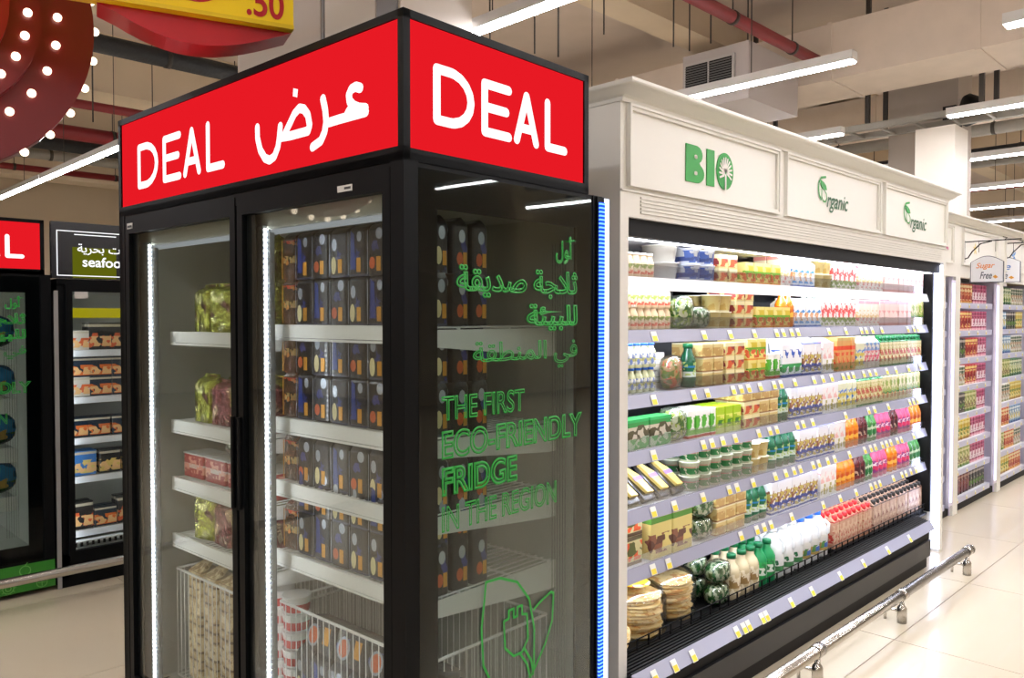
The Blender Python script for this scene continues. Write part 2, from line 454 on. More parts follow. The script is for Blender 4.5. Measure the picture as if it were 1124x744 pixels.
def rod(x, y, z0, label):
    tag(MB().tube([(0, 0, 0), (0, 0, ZC - z0)], .007, 5).build('hanger_rod', rodm, None, (x, y, z0)), label, 'rod', 'loose hanger rods')
rr = [(2.9, 3.4, 3.4), (3.2, 3.1, 3.5), (3.5, 2.9, 3.7), (3.0, 2.2, 3.4), (3.3, 2.4, 3.9), (4.0, 2.6, 3.9), (4.4, 2.2, 3.8), (4.8, 2.1, 3.9), (5.1, 2.5, 4.0), (5.3, 2.0, 3.9), (5.6, 2.2, 3.9),
      (.6, 4.6, 3.2), (.2, 6.7, 3.3), (.9, 6.9, 3.4), (.5, 5.0, 3.0), (1.0, 8.4, 3.3), (1.2, 6.0, 3.3), (.8, 9.5, 3.3)]
for i, (x, y, z) in enumerate(rr):
    rod(x, y, z, f'thin bare steel hanger rod, {ordn(i + 1)} counted over the cream case' if i < 11 else f'thin bare steel hanger rod, {ordn(i - 10)} counted behind the red sign')

# main duct, crossing over the cream case
d = thing('air_duct', 'broad beige duct crossing the ceiling above the cream case', 'duct', (6.02, -5, 3.75))
MB().box(0, .75, 0, 15, 0, .5).build('duct_body', ductcol, d)
for k in range(12):
    MB().box(-.012, .762, .6 + k * 1.2, .64 + k * 1.2, -.012, .512).build('flange', ductcol, d)
d = thing('air_duct', 'short duct with black louvred grille above the cream case', 'duct', (5.0, 1.84, 3.42))
MB().box(.0, .9, .02, .66, .02, .50).build('duct_body', mat('duct_grey', (176, 168, 164), .6), d)
g = MB().box(-.03, 0, .14, .63, .13, .42).build('grille', mat('grille_frame', (178, 174, 170), .5), d)
MB().box(-.034, -.028, .16, .375, .155, .395).build('louvre_back', blackmatte, g)
MB().box(-.034, -.028, .395, .61, .155, .395).build('louvre_back', blackmatte, g)
for k in range(11):
    for y0 in (.16, .395):
        MB().prism_dir([(-.048, y0, .160 + k * .021), (-.036, y0, .172 + k * .021), (-.036, y0, .169 + k * .021), (-.048, y0, .157 + k * .021)], (0, .215, 0)).build('slat', mat('slat_grey', (120, 118, 118), .5), g)
# long low duct with panels, far right
d = thing('air_duct', 'pale boxed duct beyond the broad duct, upper right', 'duct', (8.9, -6, 3.95))
MB().box(0, 1.3, 0, 14, 0, .35).build('duct_body', ductcol, d)
for k in range(9): MB().box(-.01, 1.31, .8 + k * 1.5, .83 + k * 1.5, -.01, .36).build('flange', ductcol, d)
d = thing('cable_tray', 'grey steel cable tray hung beside the concrete column', 'cable tray', (6.9, .2, 3.45))
MB().box(0, .06, 0, 3.2, 0, .06).box(.4, .46, 0, 3.2, 0, .06).build('side_rail', pipegrey, d)
for k in range(11): MB().box(.06, .4, .1 + k * .3, .13 + k * .3, 0, .02).build('rung', pipegrey, d)
for y in (.4, 1.4, 2.6):
    MB().box(-.02, .02, y, y + .04, .06, 1.3).build('hanger', rodm, d); MB().box(.44, .48, y, y + .04, .06, 1.3).build('hanger', rodm, d)
sp_ = thing('speaker_unit', 'round black speaker fixed beside the concrete column', 'speaker', (7.648, 1.02, 3.55))
MB().box(-.1, .1, 0, .12, -.2, .15).build('bracket_box', blackmatte, sp_)
bo = MB().lathe([(.02, -.05), (.14, -.04), (.16, .0), (.13, .08), (.06, .13)], 20).build('cone', blackmatte, sp_); bo.rotation_euler = (PI / 2, 0, .6); bo.location = (0, -.08, .1)

# ------------------------------------------------------------------ display fridge (used twice)
EX = Vector((1, 0, 0)); EY = Vector((0, 1, 0)); EZ = Vector((0, 0, 1))
fr_led = dotted('fridge_led_tape', (255, 255, 255), FRIDGE_LED, 0.016, 2, (220, 225, 255), 0.22)
blue_led = dotted('blue_led_tape', (120, 180, 255), 1.9, 0.012, 2, (24, 80, 255), 0.75)
white_led = emis('white_led_strip', (222, 228, 255), 2.2)
sticker = mat('paper_sticker', (200, 200, 196), .6)
stick_ink = mat('ink', (40, 40, 44), .6)

def ar_strokes():
    """pen strokes of the Arabic word, metres from the right end of the word's box and above the sign's lower edge"""
    return [[(0.529, 0.2), (0.51, 0.207), (0.492, 0.204), (0.482, 0.192), (0.485, 0.175), (0.501, 0.161), (0.522, 0.152)], [(0.522, 0.152), (0.55, 0.146)], [(0.551, 0.137), (0.513, 0.137), (0.47, 0.137), (0.439, 0.137), (0.396, 0.136)], [(0.501, 0.161), (0.48, 0.15), (0.47, 0.139)], [(0.369, 0.202), (0.379, 0.172), (0.383, 0.141), (0.376, 0.115), (0.359, 0.094), (0.32, 0.083)], [(0.041, 0.179), (0.042, 0.148), (0.056, 0.112), (0.081, 0.085), (0.106, 0.076), (0.131, 0.083), (0.15, 0.107), (0.158, 0.135), (0.163, 0.163)], [(0.161, 0.132), (0.213, 0.129), (0.299, 0.129), (0.307, 0.143), (0.299, 0.172), (0.28, 0.191), (0.258, 0.197), (0.234, 0.186), (0.208, 0.16), (0.178, 0.131)]]
AR_DOT = [(0.231, 0.256), (0.253, 0.249), (0.249, 0.228), (0.228, 0.235)]

def make_fridge(label, loc, rotz, W, D, DB, H, hb, zb, frontdoors=True, base_green=False, shelves=(), sideprint=True, scale=1.0):
    t = thing('display_fridge', label, 'fridge', loc, rotz)
    F = 0.021
    zt = H - .018
    # canopy: black frame, red lit panels
    cf = MB()
    cf.box(0, D, 0, W, hb, hb + .02); cf.box(0, D, 0, W, H - .02, H)
    for a0, b0 in ((0, 0), (0, W - F), (D - F, 0), (D - F, W - F)): cf.box(a0, a0 + F, b0, b0 + F, hb, H)
    cf.box(0, F, 0, W, hb, hb + .034); cf.box(0, D, 0, F, hb, hb + .03)
    cf.build('canopy_frame', black, t)
    sf = MB().box(.006, .012, F, W - F, hb + .034, H - .02).build('sign_panel', signred, t)
    ss = MB().box(F, D - F, .006, .012, hb + .03, H - .02).build('sign_panel', signred, t)
    MB().box(D - .012, D - .006, F, W - F, hb + .03, H - .02).build('rear_panel', black, t)
    hz = (H - hb) / .356
    # lettering, front: u runs from left (large b) to right
    lt = deal(0, 0, .60, .135 * hz)
    O = (.006, 1.462, hb + .098 * hz)
    mb = strokes(lt, .0125, O, (0, -1, 0), (0, 0, 1), (-1, 0, 0))
    mb.build('lettering', signwhite, sf)
    amb = strokes([[(x, z * hz) for x, z in q] for q in ar_strokes()], .0125, (.006, .70, hb), (0, -1, 0), (0, 0, 1), (-1, 0, 0))
    amb.quad([(.0035, .70 - x, hb + z * hz) for x, z in AR_DOT])
    amb.build('lettering', signwhite, sf)
    strokes(deal(D - .617 + .505 * (1 - scale), 0, .505 * scale, .125 * hz), .0125 * scale, (0, .006, hb + .113 * hz), (1, 0, 0), (0, 0, 1), (0, -1, 0)).build('lettering', signwhite, ss)
    # body shell
    sh = MB()
    sh.box(0, DB, 0, W, zb, zb + .1) if not base_green else sh.box(0.01, DB - .01, 0.01, W - .01, zb, zb + .1)
    sh.box(0.003, DB, 0.003, W - .003, hb - .035, hb)            # top
    sh.box(DB - .05, DB, 0, W, 0.08, hb)                         # rear panel
    sh.box(0, DB, W - .03, W, 0.08, hb)                          # far end
    sh.box(0, .031, 0, .05, .08, hb); sh.box(0, .031, W - .045, W, .08, hb); sh.box(.031, .045, 0, .05, .08, hb); sh.box(.031, .045, W - .045, W, .08, hb)
    sh.box(0, .045, 0, W, .08, .2)
    sh.box(.045, DB, 0.001, .03, .08, .2)
    sh.build('body_shell', black, t)
    # side: black border printed round the pane
    sd = MB()
    sd.box(0.045, .108, 0.002, .012, .2, hb - .035); sd.box(DB - .13, DB, 0.002, .012, .2, hb - .035)
    sd.box(.108, DB - .13, .002, .012, hb - .105, hb - .035); sd.box(.108, DB - .13, .002, .012, .2, .29)
    sd.build('side_border', blackgloss, t)
    sw = MB().box(.045, DB - .06, -.001, .001, .2, hb - .012).build('side_window', glass_side, t)
    ln = MB()
    for k in range(6): ln.box(DB - .24 + k * .012, DB - .2385 + k * .012, .004, .005, .35, hb - .16)
    ln.build('fine_line_print', mat('print_grey', (70, 74, 74), .5), sw)
    # liner
    li = MB()
    li.box(DB - .06, DB - .051, .04, W - .04, .2, hb - .04); li.box(.05, DB - .06, .04, W - .04, hb - .06, hb - .04)
    li.box(.12, DB - .06, W - .05, W - .031, .2, hb - .06); li.box(.05, DB - .06, .03, W - .04, .2, .22)
    li.build('inner_liner', greyliner, t)
    mb = MB()
    mb.box(.05, .12, .045, W - .05, hb - .11, hb - .06)
    mb.build('air_vent_hood', greyliner, t)
    MB().box(.06, .11, .06, W - .07, hb - .118, hb - .111).build('top_light', emis('fridge_top_light', (240, 244, 250), .45), t)
    if frontdoors:
        half = (W - .03) / 2
        for i, b0 in enumerate((.052, .787)):
            b1 = b0 + .722 if i == 0 else 1.578
            dr = MB()
            zt_, zb_ = hb - .012, .21
            e1, e2 = (.036, .042) if i == 0 else (.05, .042)
            dr.box(.0, .03, b0, b0 + .03, zb_, zt_); dr.box(.0, .03, b1 - .03, b1, zb_, zt_)
            dr.box(.0, .03, b0 + .03, b1 - .03, zt_ - .055, zt_); dr.box(.0, .03, b0 + .03, b1 - .03, zb_, zb_ + .06)
            do = dr.build('door', black, t)
            MB().box(.012, .016, b0 + .03, b1 - .03, zb_ + .06, zt_ - .055).build('door_glass', glass_door, do)
            # printed dark border inside the pane
            pb = MB()
            bw = .05
            pb.box(.0165, .0175, b1 - .03 - bw, b1 - .03, zb_ + .06, zt_ - .055); 
            pb.build('printed_border', mat('smoked_print', (26, 27, 28), .3), do)
            hb0 = b0 + .004 if i else b1 - .022
            MB().rbox(-.012, .0, hb0 + .004, hb0 + .014, 1.02, 1.30, .004).build('handle', blackmatte, do)
            if i == 0:
                s_ = MB().box(-.0015, .0, .2, .262, hb - .052, hb - .036).build('sticker', sticker, do)
                MB().box(-.002, -.0016, .205, .232, hb - .047, hb - .041).build('print', stick_ink, s_)
            else:
                s_ = MB().box(-.0015, .0, b1 - .065, b1 - .02, hb - .05, hb - .03).build('sticker', sticker, do)
                MB().box(-.002, -.0016, b1 - .06, b1 - .025, hb - .046, hb - .038).build('print', stick_ink, s_)
        # mullion and LED jambs
        MB().box(.032, .06, .76, .80, .2, hb - .05).build('mullion', black, t)
        for b in (1.487, .70):
            j = MB().box(.036, .075, b - .012, b + .05, .22, hb - .1).build('led_jamb', mat('jamb_white', (96, 98, 96), .4), t)
            MB().box(.04, .046, b - .0175, b - .013, .23, hb - .11).build('led_tape', fr_led, j)
        for b in (.745, .055):
            j = MB().box(.036, .06, b, b + .015, .22, hb - .1).build('led_jamb', mat('jamb_white', (96, 98, 96), .4), t)
            MB().box(.061, .067, b + .003, b + .011, .23, hb - .11).build('led_tape', fr_led, j)
    # shelves: wire deck with a pale front profile
    for (b0, b1, z) in shelves:
        s = MB()
        s.box(.128, .14, b0, b1, z - .036, z + .004)
        s.box(.128, .15, b0, b1, z - .045, z - .038)
        so = s.build('shelf', wirewhite, t)
        w = MB()
        for k in range(int((b1 - b0) / .028) + 1):
            b = b0 + .006 + k * .028
            w.tube([(.14, b, z), (.64, b, z)], .0022, 4)
        for a in (.25, .45, .63): w.tube([(a, b0, z - .004), (a, b1, z - .004)], .0035, 5)
        w.build('wire_deck', wirewhite, so)
        br = MB()
        for b in (b0 + .002, b1 - .006):
            br.prism_dir([(.13, b, z - .04), (.15, b, z - .05), (.62, b, z - .09), (.66, b, z - .09), (.66, b, z - .006), (.13, b, z - .006)], (0, .004, 0))
        br.build('end_bracket', wirewhite, so)
    # green printed side texts
    if sideprint:
        pr = dict(O=(DB - .80, -.001, 0), U=(1, 0, 0), V=(0, 0, 1), N=(0, -1, 0))
        k = scale
        def TX(body, a0, a1, z0, z1, ol=.0026, **kw):
            f = lambda z: zb_ref + (z - .0) * k
            print_text('printed_text', greenlit, sw, body, a0, a1, z0 * k + offz, z1 * k + offz, outline=ol * .75, **pr, **kw)
        offz = hb - 1.975 * k
        TX('\ufedd\ufeee\ufe83', .565, .669, 1.757, 1.84, .0016)
        TX('\ufe94\ufed8\ufef3\ufeaa\ufebb \ufe94\ufea0\ufefc\ufe9b', .168, .67, 1.652, 1.737, .003, bold=.012)
        TX('\ufe94\ufe8c\ufef4\ufe92\ufee0\ufedf', .437, .67, 1.562, 1.64, .003, bold=.012)
        TX('\ufe94\ufed8\ufec4\ufee8\ufee4\ufedf\ufe8d \ufef2\ufed3', .227, .67, 1.455, 1.538, .002)
        TX('THE FIRST', .117, .43, 1.342, 1.405, .0018)
        TX('ECO-FRIENDLY', .117, .693, 1.245, 1.318, .003, bold=.01)
        TX('FRIDGE', .117, .40, 1.152, 1.226, .003, bold=.01)
        TX('IN THE REGION', .117, .571, 1.062, 1.128, .0018)
        # leaf with a plug
        leaf = [(.27, .86), (.275, .9), (.33, .898), (.40, .87), (.45, .81), (.472, .72), (.47, .60), (.455, .585), (.42, .572), (.37, .57), (.31, .60), (.265, .68), (.258, .78), (.27, .86)]
        leaf2 = [(.47, .60), (.52, .66), (.552, .72), (.558, .80), (.545, .805), (.50, .79), (.47, .775)]
        plug = [(.345, .775), (.35, .70), (.385, .668), (.42, .668), (.445, .70), (.44, .77), (.42, .775), (.42, .80), (.40, .80), (.40, .775), (.385, .775), (.385, .80), (.365, .80), (.365, .778), (.345, .775)]
        cord = [(.41, .668), (.44, .63), (.455, .585)]; cord2 = [(.43, .675), (.46, .63), (.468, .59)]
        sc_ = lambda L: [(a, z * k + offz) for a, z in L]
        strokes([sc_(q) for q in (leaf, leaf2, plug, cord, cord2)], .0035, (0, -.001, 0), (1, 0, 0), (0, 0, 1), (0, -1, 0)).build('leaf_emblem', greenlit, sw)
    if base_green:
        gp = MB().box(.0, DB, -.006, .0, .03, .185).build('base_panel', mat('green_panel', (44, 128, 36), .4), t)
        mbs = []
        random.seed(3)
        for k_ in range(9):
            cx, cz = .08 + .085 * k_, .065 + .085 * (k_ % 2)
            mbs.append(arc(cx, cz, .028, .028, 0, 360, 12))
            if k_ % 3 == 0:
                mbs.append(arc(cx, cz, .014, .014, 0, 360, 10))
                for q in range(10):
                    an = 2 * PI * q / 10; mbs.append([(cx + .032 * math.cos(an), cz + .032 * math.sin(an)), (cx + .037 * math.cos(an), cz + .037 * math.sin(an))])
            elif k_ % 3 == 1: mbs.append([(cx, cz + .028), (cx + .012, cz + .045)])
            else: mbs.append([(cx - .02, cz), (cx + .02, cz)]); mbs.append([(cx, cz - .02), (cx, cz + .02)])
        strokes(mbs, .0022, (0, -.006, 0), (1, 0, 0), (0, 0, 1), (0, -1, 0)).build('fruit_line_art', mat('pale_green', (110, 180, 90), .5), gp)
    return t

LS = [(.81, 1.50, z) for z in (1.545, 1.215, 1.0, .785)]
RS = [(.07, .785, z) for z in (1.575, 1.285, 1.085, .865)]
fridge = make_fridge('tall black two-door glass fridge with red lit signs, in the foreground', (0, 0, 0), TH, 1.631, .727, .80, 2.331, 1.975, .08,
                     shelves=LS + RS)
# floor grille
gr = MB().box(.06, .13, .06, 1.56, .22, .235).build('deck_grille', greyliner, fridge)
gs = MB()
for k in range(70): gs.box(.07, .12, .07 + k * .021, .078 + k * .021, .235, .2365)
gs.build('grille_slots', blackmatte, gr)
# rear post with blue LED tape that lights the gap to the cream case
rp = MB().box(.765, .80, -.006, .0, .08, 1.972).build('rear_post', black, fridge)
MB().box(.772, .796, -.012, -.006, .09, 1.955).build('led_tape', blue_led, rp)
MB().box(.80, .83, -.004, .03, .08, 1.97).build('led_strip', white_led, fridge)
# wire baskets
def basket(b0, b1, zt, zb, par):
    w = MB()
    w.tube([(.14, b0, zt), (.14, b1, zt)], .0045, 6); w.tube([(.14, b0, zb), (.14, b1, zb)], .0035, 6)
    w.tube([(.62, b0, zt), (.62, b1, zt)], .0045, 6)
    for b in (b0, b1): w.tube([(.14, b, zt), (.62, b, zt)], .0045, 6)
    n = int((b1 - b0) / .029)
    for k in range(n + 1):
        b = b0 + (b1 - b0) * k / n
        w.tube([(.14, b, zt), (.14, b, zb), (.62, b, zb), (.62, b, zt)], .0021, 4)
    for k in range(1, 17):
        a = .14 + .48 * k / 17
        for b in (b0, b1): w.tube([(a, b, zt), (a, b, zb)], .0021, 4)
    w.build('wire_basket', wirewhite, par)
basket(.83, 1.49, .655, .25, fridge); basket(.075, .775, .70, .25, fridge)

# ------------------------------------------------------------------ fridge goods
def inF(a, b, z): return (a * math.cos(TH) - b * math.sin(TH), a * math.sin(TH) + b * math.cos(TH), z)
navy = pack('navy_foil', (7, 9, 18), [(.0, .04, (60, 66, 90))], [(.05, .6, (34, 50, 120)), (.5, .86, (20, 24, 46))], rough=.3, scale=38, thr=.62, coat=.35, crinkle=.15)
navy2 = pack('navy_foil_dark', (8, 9, 16), [(.92, 1.0, (44, 46, 56))], [(.2, .8, (52, 60, 130))], rough=.3, scale=24, thr=.63, coat=.35, crinkle=.15)
goldtag = mat('gold_tag', (226, 160, 52), .3, metal=.3)
silver = mat('silver_print', (205, 214, 226), .25, metal=.4)
creamprint = mat('cream_print', (226, 214, 160), .4)
amber = mat('amber_print', (206, 92, 34), .4)
bluep = mat('blue_print', (34, 60, 140), .3)
def pk_mesh(w, d, h):
    # soft box with pinched top seam; front faces -Y
    mb = MB(); n0 = 0
    rings = [(1, 0), (1.0, .04), (1.0, .82), (.96, .93), (.5, .985), (.5, 1.0)]
    def ring(sx, z):
        r = min(w, d) * .12; pts = []
        dd = d if z < .9 else d * (.7 if z < .95 else .12)
        for (cx, cy, a0) in ((w / 2 - r, dd / 2 - min(r, dd / 2), 0), (-w / 2 + r, dd / 2 - min(r, dd / 2), PI / 2), (-w / 2 + r, -dd / 2 + min(r, dd / 2), PI), (w / 2 - r, -dd / 2 + min(r, dd / 2), 1.5 * PI)):
            for k in range(3):
                a = a0 + PI / 4 * k; rr2 = min(r, dd / 2); pts.append((cx + r * math.cos(a), cy + rr2 * math.sin(a), z * h))
        return pts
    zs = [0, .05, .84, .93, 1.0]
    idx = []
    for z in zs:
        idx.append(len(mb.v)); mb.v += ring(1, z)
    for j in range(len(zs) - 1):
        for i in range(12):
            k = (i + 1) % 12; mb.f.append((idx[j] + i, idx[j] + k, idx[j + 1] + k, idx[j + 1] + i)); mb.m.append(0); mb.sm.append(j == 2)
    mb.f.append(tuple(idx[0] + i for i in range(11, -1, -1))); mb.f.append(tuple(idx[-1] + i for i in range(12))); mb.m += [0, 0]; mb.sm += [False, False]
    return mb
def ellipse3(mb, cx, cz, rx, rz, y, m=0, n=14, y2=None):
    mb.quad([(cx + rx * math.cos(2 * PI * k / n), y, cz + rz * math.sin(2 * PI * k / n)) for k in range(n)], m)
PARK = (0, 0, -50)
protos = []
def proto(name, mb, mats, cat, parts=()):
    """prototype record: body mesh plus part meshes"""
    return dict(name=name, me=mb.mesh(name, mats), cat=cat, parts=[(n, m_.mesh(n, mm)) for n, m_, mm in parts], first=None)
def place(P, loc, rotz, label, group, rot=None, tilt=None):
    if P['first'] is None:
        o = put(P['name'], P['me'], None, loc, rot or (0, 0, rotz)); tag(o, label, P['cat'], group)
        for n, m_ in P['parts']: put(n, m_, o)
        P['first'] = o; return o
    return dup(P['first'], loc, rotz, label, group, rot)
W_, D_, H_ = .084, .062, .150
def navy_proto(kind):
    pts = []
    y = -D_ / 2 - .0012
    tagm = MB().box(.0, .018, y - .0005, y, .012, .052)
    pics = MB()
    if kind == 0: ellipse3(pics, -.022, .035, .012, .026, y, 0); ellipse3(pics, -.018, .095, .012, .018, y, 1)
    elif kind == 1: ellipse3(pics, -.02, .035, .013, .017, y, 2); ellipse3(pics, .012, .115, .015, .016, y, 1)
    else: pics.quad([(-.03, y, .02), (-.005, y, .02), (-.012, y, .12), (-.028, y, .13)], 3); ellipse3(pics, .012, .112, .011, .015, y, 1)
    xs_ = W_ / 2 + .0012
    for (cy, cz, ry, rz, mi) in (((-.006, .045, .012, .024, 0), (.006, .105, .012, .018, 1)) if kind != 1 else ((-.004, .04, .012, .018, 2), (.004, .10, .012, .018, 1))):
        pics.quad([(xs_, cy + ry * math.cos(2 * PI * k / 12), cz + rz * math.sin(2 * PI * k / 12)) for k in range(12)], mi)
    tagm.box(xs_, xs_ + .0005, .008, .022, .02, .058)
    seam = MB().box(-W_ / 2 + .001, -W_ / 2 + .0025, y - .001, y, .004, H_ * .85)
    return proto('ice_cream_pack', pk_mesh(W_, D_, H_), [navy if kind != 1 else navy2], 'ice cream',
                 [('gold_tag', tagm, [goldtag]), ('printed_picture', pics, [creamprint, silver, amber, bluep]), ('side_seam', seam, [silver])])
NP = [navy_proto(k) for k in range(3)]
for P in NP: P['parts'] = P['parts']
NR = ROTF = TH - PI / 2      # product fronts look along the fridge's -x
shelfname = ['top', 'second', 'third', 'fourth']
def facing(a, b, z): return inF(a, b, z)
for si, (b0, b1, z) in enumerate(RS):
    lay = [0, 1] if si != 2 else [0]
    sc = 1.0
    for r_ in range(3):
        for li in lay:
            nb = 7
            for k in range(nb):
                b = .655 - k * .0895
                if si == 2 and False: pass
                zz = z + .004 + li * .139 * (1 if si in (0, 1) else .93)
                kind = [0, 2, 1, 0, 2, 1, 0][(k + si + li) % 7] if r_ == 0 else 1
                lab = f'navy foil ice cream pack, {ordn(k + 1)} from left, {"upper" if li else "lower"} layer, {["front", "middle", "back"][r_]} row, {shelfname[si]} right shelf'
                o = place(NP[kind], facing(.185 + r_ * .075, b, zz), ROTF + random.uniform(-.03, .03), lab, 'navy ice cream packs in the fridge')
                if r_ and False: pass
# packs in the right basket: leaning ones on top, standing ones behind the wires
for r_ in range(3):
    for k in range(7):
        lab = f'navy foil ice cream pack standing in right wire basket, {ordn(k + 1)} from left, {["front", "middle", "back"][r_]} row'
        place(NP[(k + r_) % 3], facing(.19 + r_ * .08, .68 - k * .0895, .26), ROTF, lab, 'navy packs in the right basket')
        lab = f'navy foil ice cream pack on top in right wire basket, {ordn(k + 1)} from left, {["front", "middle", "back"][r_]} row'
        if r_ < 3: place(NP[(2 * k + r_) % 3], facing(.19 + r_ * .08, .68 - k * .0895, .415), ROTF, lab, 'navy packs in the right basket')
for k in range(4):
    lab = f'navy ice cream tub leaning over the right basket rim, {ordn(k + 1)} from left'
    if k == 0:
        y = -.031
        pics = MB(); ellipse3(pics, -.03, .045, .03, .034, -.0415, 0); ellipse3(pics, -.03, .045, .022, .026, -.042, 1)
        tubp = proto('ice_cream_tub', MB().rbox(-.08, .08, -.04, .04, 0, .095, .02, seg=3), [navy2], 'ice cream', [('round_picture', pics, [silver, amber]), ('gold_tag', MB().box(.02, .05, -.0418, -.041, .03, .08), [goldtag])])
    place(tubp, facing(.20, .61 - k * .155, .565), 0, lab, 'navy tubs on the right basket', rot=(-.25, 0, ROTF))
# brown, gold packs at the middle
brown = pack('brown_foil', (92, 48, 26), [(.35, .5, (180, 150, 90)), (.75, .82, (190, 60, 30))], [(.1, .9, (40, 20, 14)), (.3, .8, (200, 130, 60))], rough=.2, coat=1, scale=32, thr=.55, crinkle=.5)
limef = pack('lime_foil', (176, 180, 70), [], [(.2, .75, (110, 60, 50)), (.0, 1.0, (226, 226, 160))], rough=.22, metal=.75, scale=14, thr=.6, crinkle=1.0)
winef = pack('wine_foil', (150, 84, 84), [], [(.1, .9, (214, 190, 160)), (.3, .8, (90, 40, 44))], rough=.22, metal=.75, scale=14, thr=.6, crinkle=1.0)
brownp = proto('snack_bar_pack', pk_mesh(.075, .06, .15), [brown], 'pack', [('side_seam', MB().box(-.037, -.034, -.032, -.031, .004, .125), [goldtag])])
foilp = [proto('foil_bag', pk_mesh(.125, .09, .165), [limef], 'bag', [('top_seal', MB().box(-.055, .055, -.003, .003, .160, .175), [limef])]),
         proto('foil_bag', pk_mesh(.125, .09, .15), [winef], 'bag', [('top_seal', MB().box(-.055, .055, -.003, .003, .146, .16), [winef])])]
for si, z in enumerate((1.545, 1.215, 1.0, .785)):
    for li in ([0, 1] if si < 2 else [0]):
        for r_ in range(2):
            place(brownp, facing(.19 + r_ * .075, .745, RS[si][2] + .004 + li * .14), ROTF, f'brown and gold foil pack beside the navy packs, {"upper" if li else "lower"}, {["front", "back"][r_]}, {shelfname[si]} right shelf', 'brown foil packs')
    if si == 2: continue
    for k in range(4):
        b = .93 + k * .135
        for li in ([0] if si == 3 or (si == 0 and k) else [0, 1]):
            if si == 0 and k == 3 and li: continue
            for r_ in range(2):
                kk = (k + li + si) % 2 if si else 0
                z0 = z + .004 + li * .155
                if si == 1 and li: continue
                place(foilp[kk], facing(.21 + r_ * .12, b, z0), ROTF + random.uniform(-.15, .15),
                      f'{["lime green", "wine red"][kk]} foil bag, {ordn(4 - k)} from left, {["lower", "upper"][li]}, {["front", "back"][r_]}, {shelfname[si]} left shelf', 'shiny foil bags in the left bay')
# red round tub and red boxes glimpsed on the third left shelf
redb = pack('red_box', (170, 36, 40), [(.4, .6, (220, 190, 180))], [(.2, .9, (230, 150, 130))], rough=.3, scale=40)
tagp = proto('dessert_box', MB().rbox(-.075, .075, -.05, .05, 0, .085, .005), [redb], 'box', [('lid_edge', MB().box(-.076, .076, -.051, .051, .085, .09), [sticker])])
for k in range(4):
    place(tagp, facing(.22, .92 + k * .165, 1.004), ROTF, f'red dessert box, {ordn(4 - k)} from left, third left fridge shelf', 'red boxes on the third left shelf')
rt_ = MB().lathe([(.085, 0), (.1, .03), (.1, .035)], 22, sx=1)
tubr = proto('round_cake', rt_, [mat('dark_cake', (60, 30, 24), .3)], 'cake', [('clear_lid', MB().lathe([(.1, .035), (.095, .06), (.05, .072)], 22), [mat('green_gold_lid', (110, 128, 90), .2, coat=1)])])
place(tubr, facing(.28, 1.17, 1.1), ROTF, 'round dark cake with greenish lid on the red boxes', None)
# left basket: tan strips of packets and stacked white and red cups
tan = pack('tan_packets', (188, 160, 112), [(i / 12., i / 12. + .02, (110, 84, 50)) for i in range(1, 12)], [(0, 1, (226, 204, 160))], rough=.3, scale=40, crinkle=.5)
tanp = proto('packet_stack', MB().rbox(-.05, .05, -.045, .045, 0, .40, .012), [tan], 'packets', [('top_flap', MB().prism_dir([(-.045, -.04, .40), (.045, -.04, .40), (.03, 0, .43), (-.03, 0, .425)], (0, .03, .01)), [tan])])
for k in range(3):
    place(tanp, facing(.205, 1.40 - k * .115, .255), ROTF, f'tall tan packet stack in left wire basket, {ordn(k + 1)} from left', 'tan packet stacks in the left basket')
cupw = mat('cup_white', (226, 224, 218), .35); cupr = mat('cup_red', (196, 40, 36), .4)
cp = MB().lathe([(.038, 0), (.044, .035), (.046, .045), (.046, .05)], 14)
cupp = proto('ice_cream_cup', cp, [cupw], 'ice cream', [('red_label', MB().lathe([(.0395, .006), (.0445, .033)], 14, cap=False), [cupr]), ('lid', MB().lathe([(.047, .05), (.047, .057)], 14), [cupw])])
for k in range(4):
    for l in range(8):
        place(cupp, facing(.195, 1.06 - k * .097, .255 + l * .057), 0, f'white and red ice cream cup, {ordn(l + 1)} up, stack {["one", "two", "three", "four"][k]} from left, left basket', 'white and red cups stacked in the basket')

# ------------------------------------------------------------------ cream dairy case
X0, X1, YF, YB = 1.178, 4.80, .264, 1.22
case = thing('dairy_case', 'long cream open dairy case with seven lit shelves', 'refrigerator', (X0, YF, 0))
def cb(): return MB()
off = Vector((X0, YF, 0))
def cbuild(mb, name, m, par=None):
    mb.v = [(x - X0, y - YF, z) for x, y, z in mb.v] if par is None or True else mb.v
    return mb.build(name, m, par or case)
def ctext(name, m, par, body, a0, a1, b0, b1, y=YF, **k):
    return print_text(name, m, par, body, a0, a1, b0, b1, O=(-X0, y - YF, 0), U=(1, 0, 0), V=(0, 0, 1), N=(0, -1, 0), **k)
cbuild(MB().box(X0, X0 + .05, YF, YF + .05, 0.0, 1.972).box(X0, X0 + .05, YF + .05, YB, 0.0, 2.36), 'end_panel', cream)
ep = cbuild(MB().box(X1 - .05, X1, YF, YF + .05, 0.0, 1.972).box(X1 - .05, X1, YF + .05, YB, 0.0, 2.36), 'end_panel', cream)
cbuild(MB().box(X1 - .06, X1 - .051, YF + .004, YF + .055, .02, 1.955), 'led_strip', emis('case_led', (214, 222, 255), 7.0), ep)
cbuild(MB().box(X1 - .075, X1 - .051, YF + .058, YF + .13, .27, 1.90).box(X1 - .056, X1 - .051, YF + .13, YF + .6, .27, 1.88), 'end_post', blackmatte, ep)
cbuild(MB().box(X0 + .05, X1 - .05, YB - .06, YB, 0.1, 2.36), 'back_panel', cream)
cbuild(MB().box(X0 + .05, X1 - .05, YF + .6, YF + .62, .2, 1.98), 'rear_duct', mat('case_back', (44, 45, 50), .5))
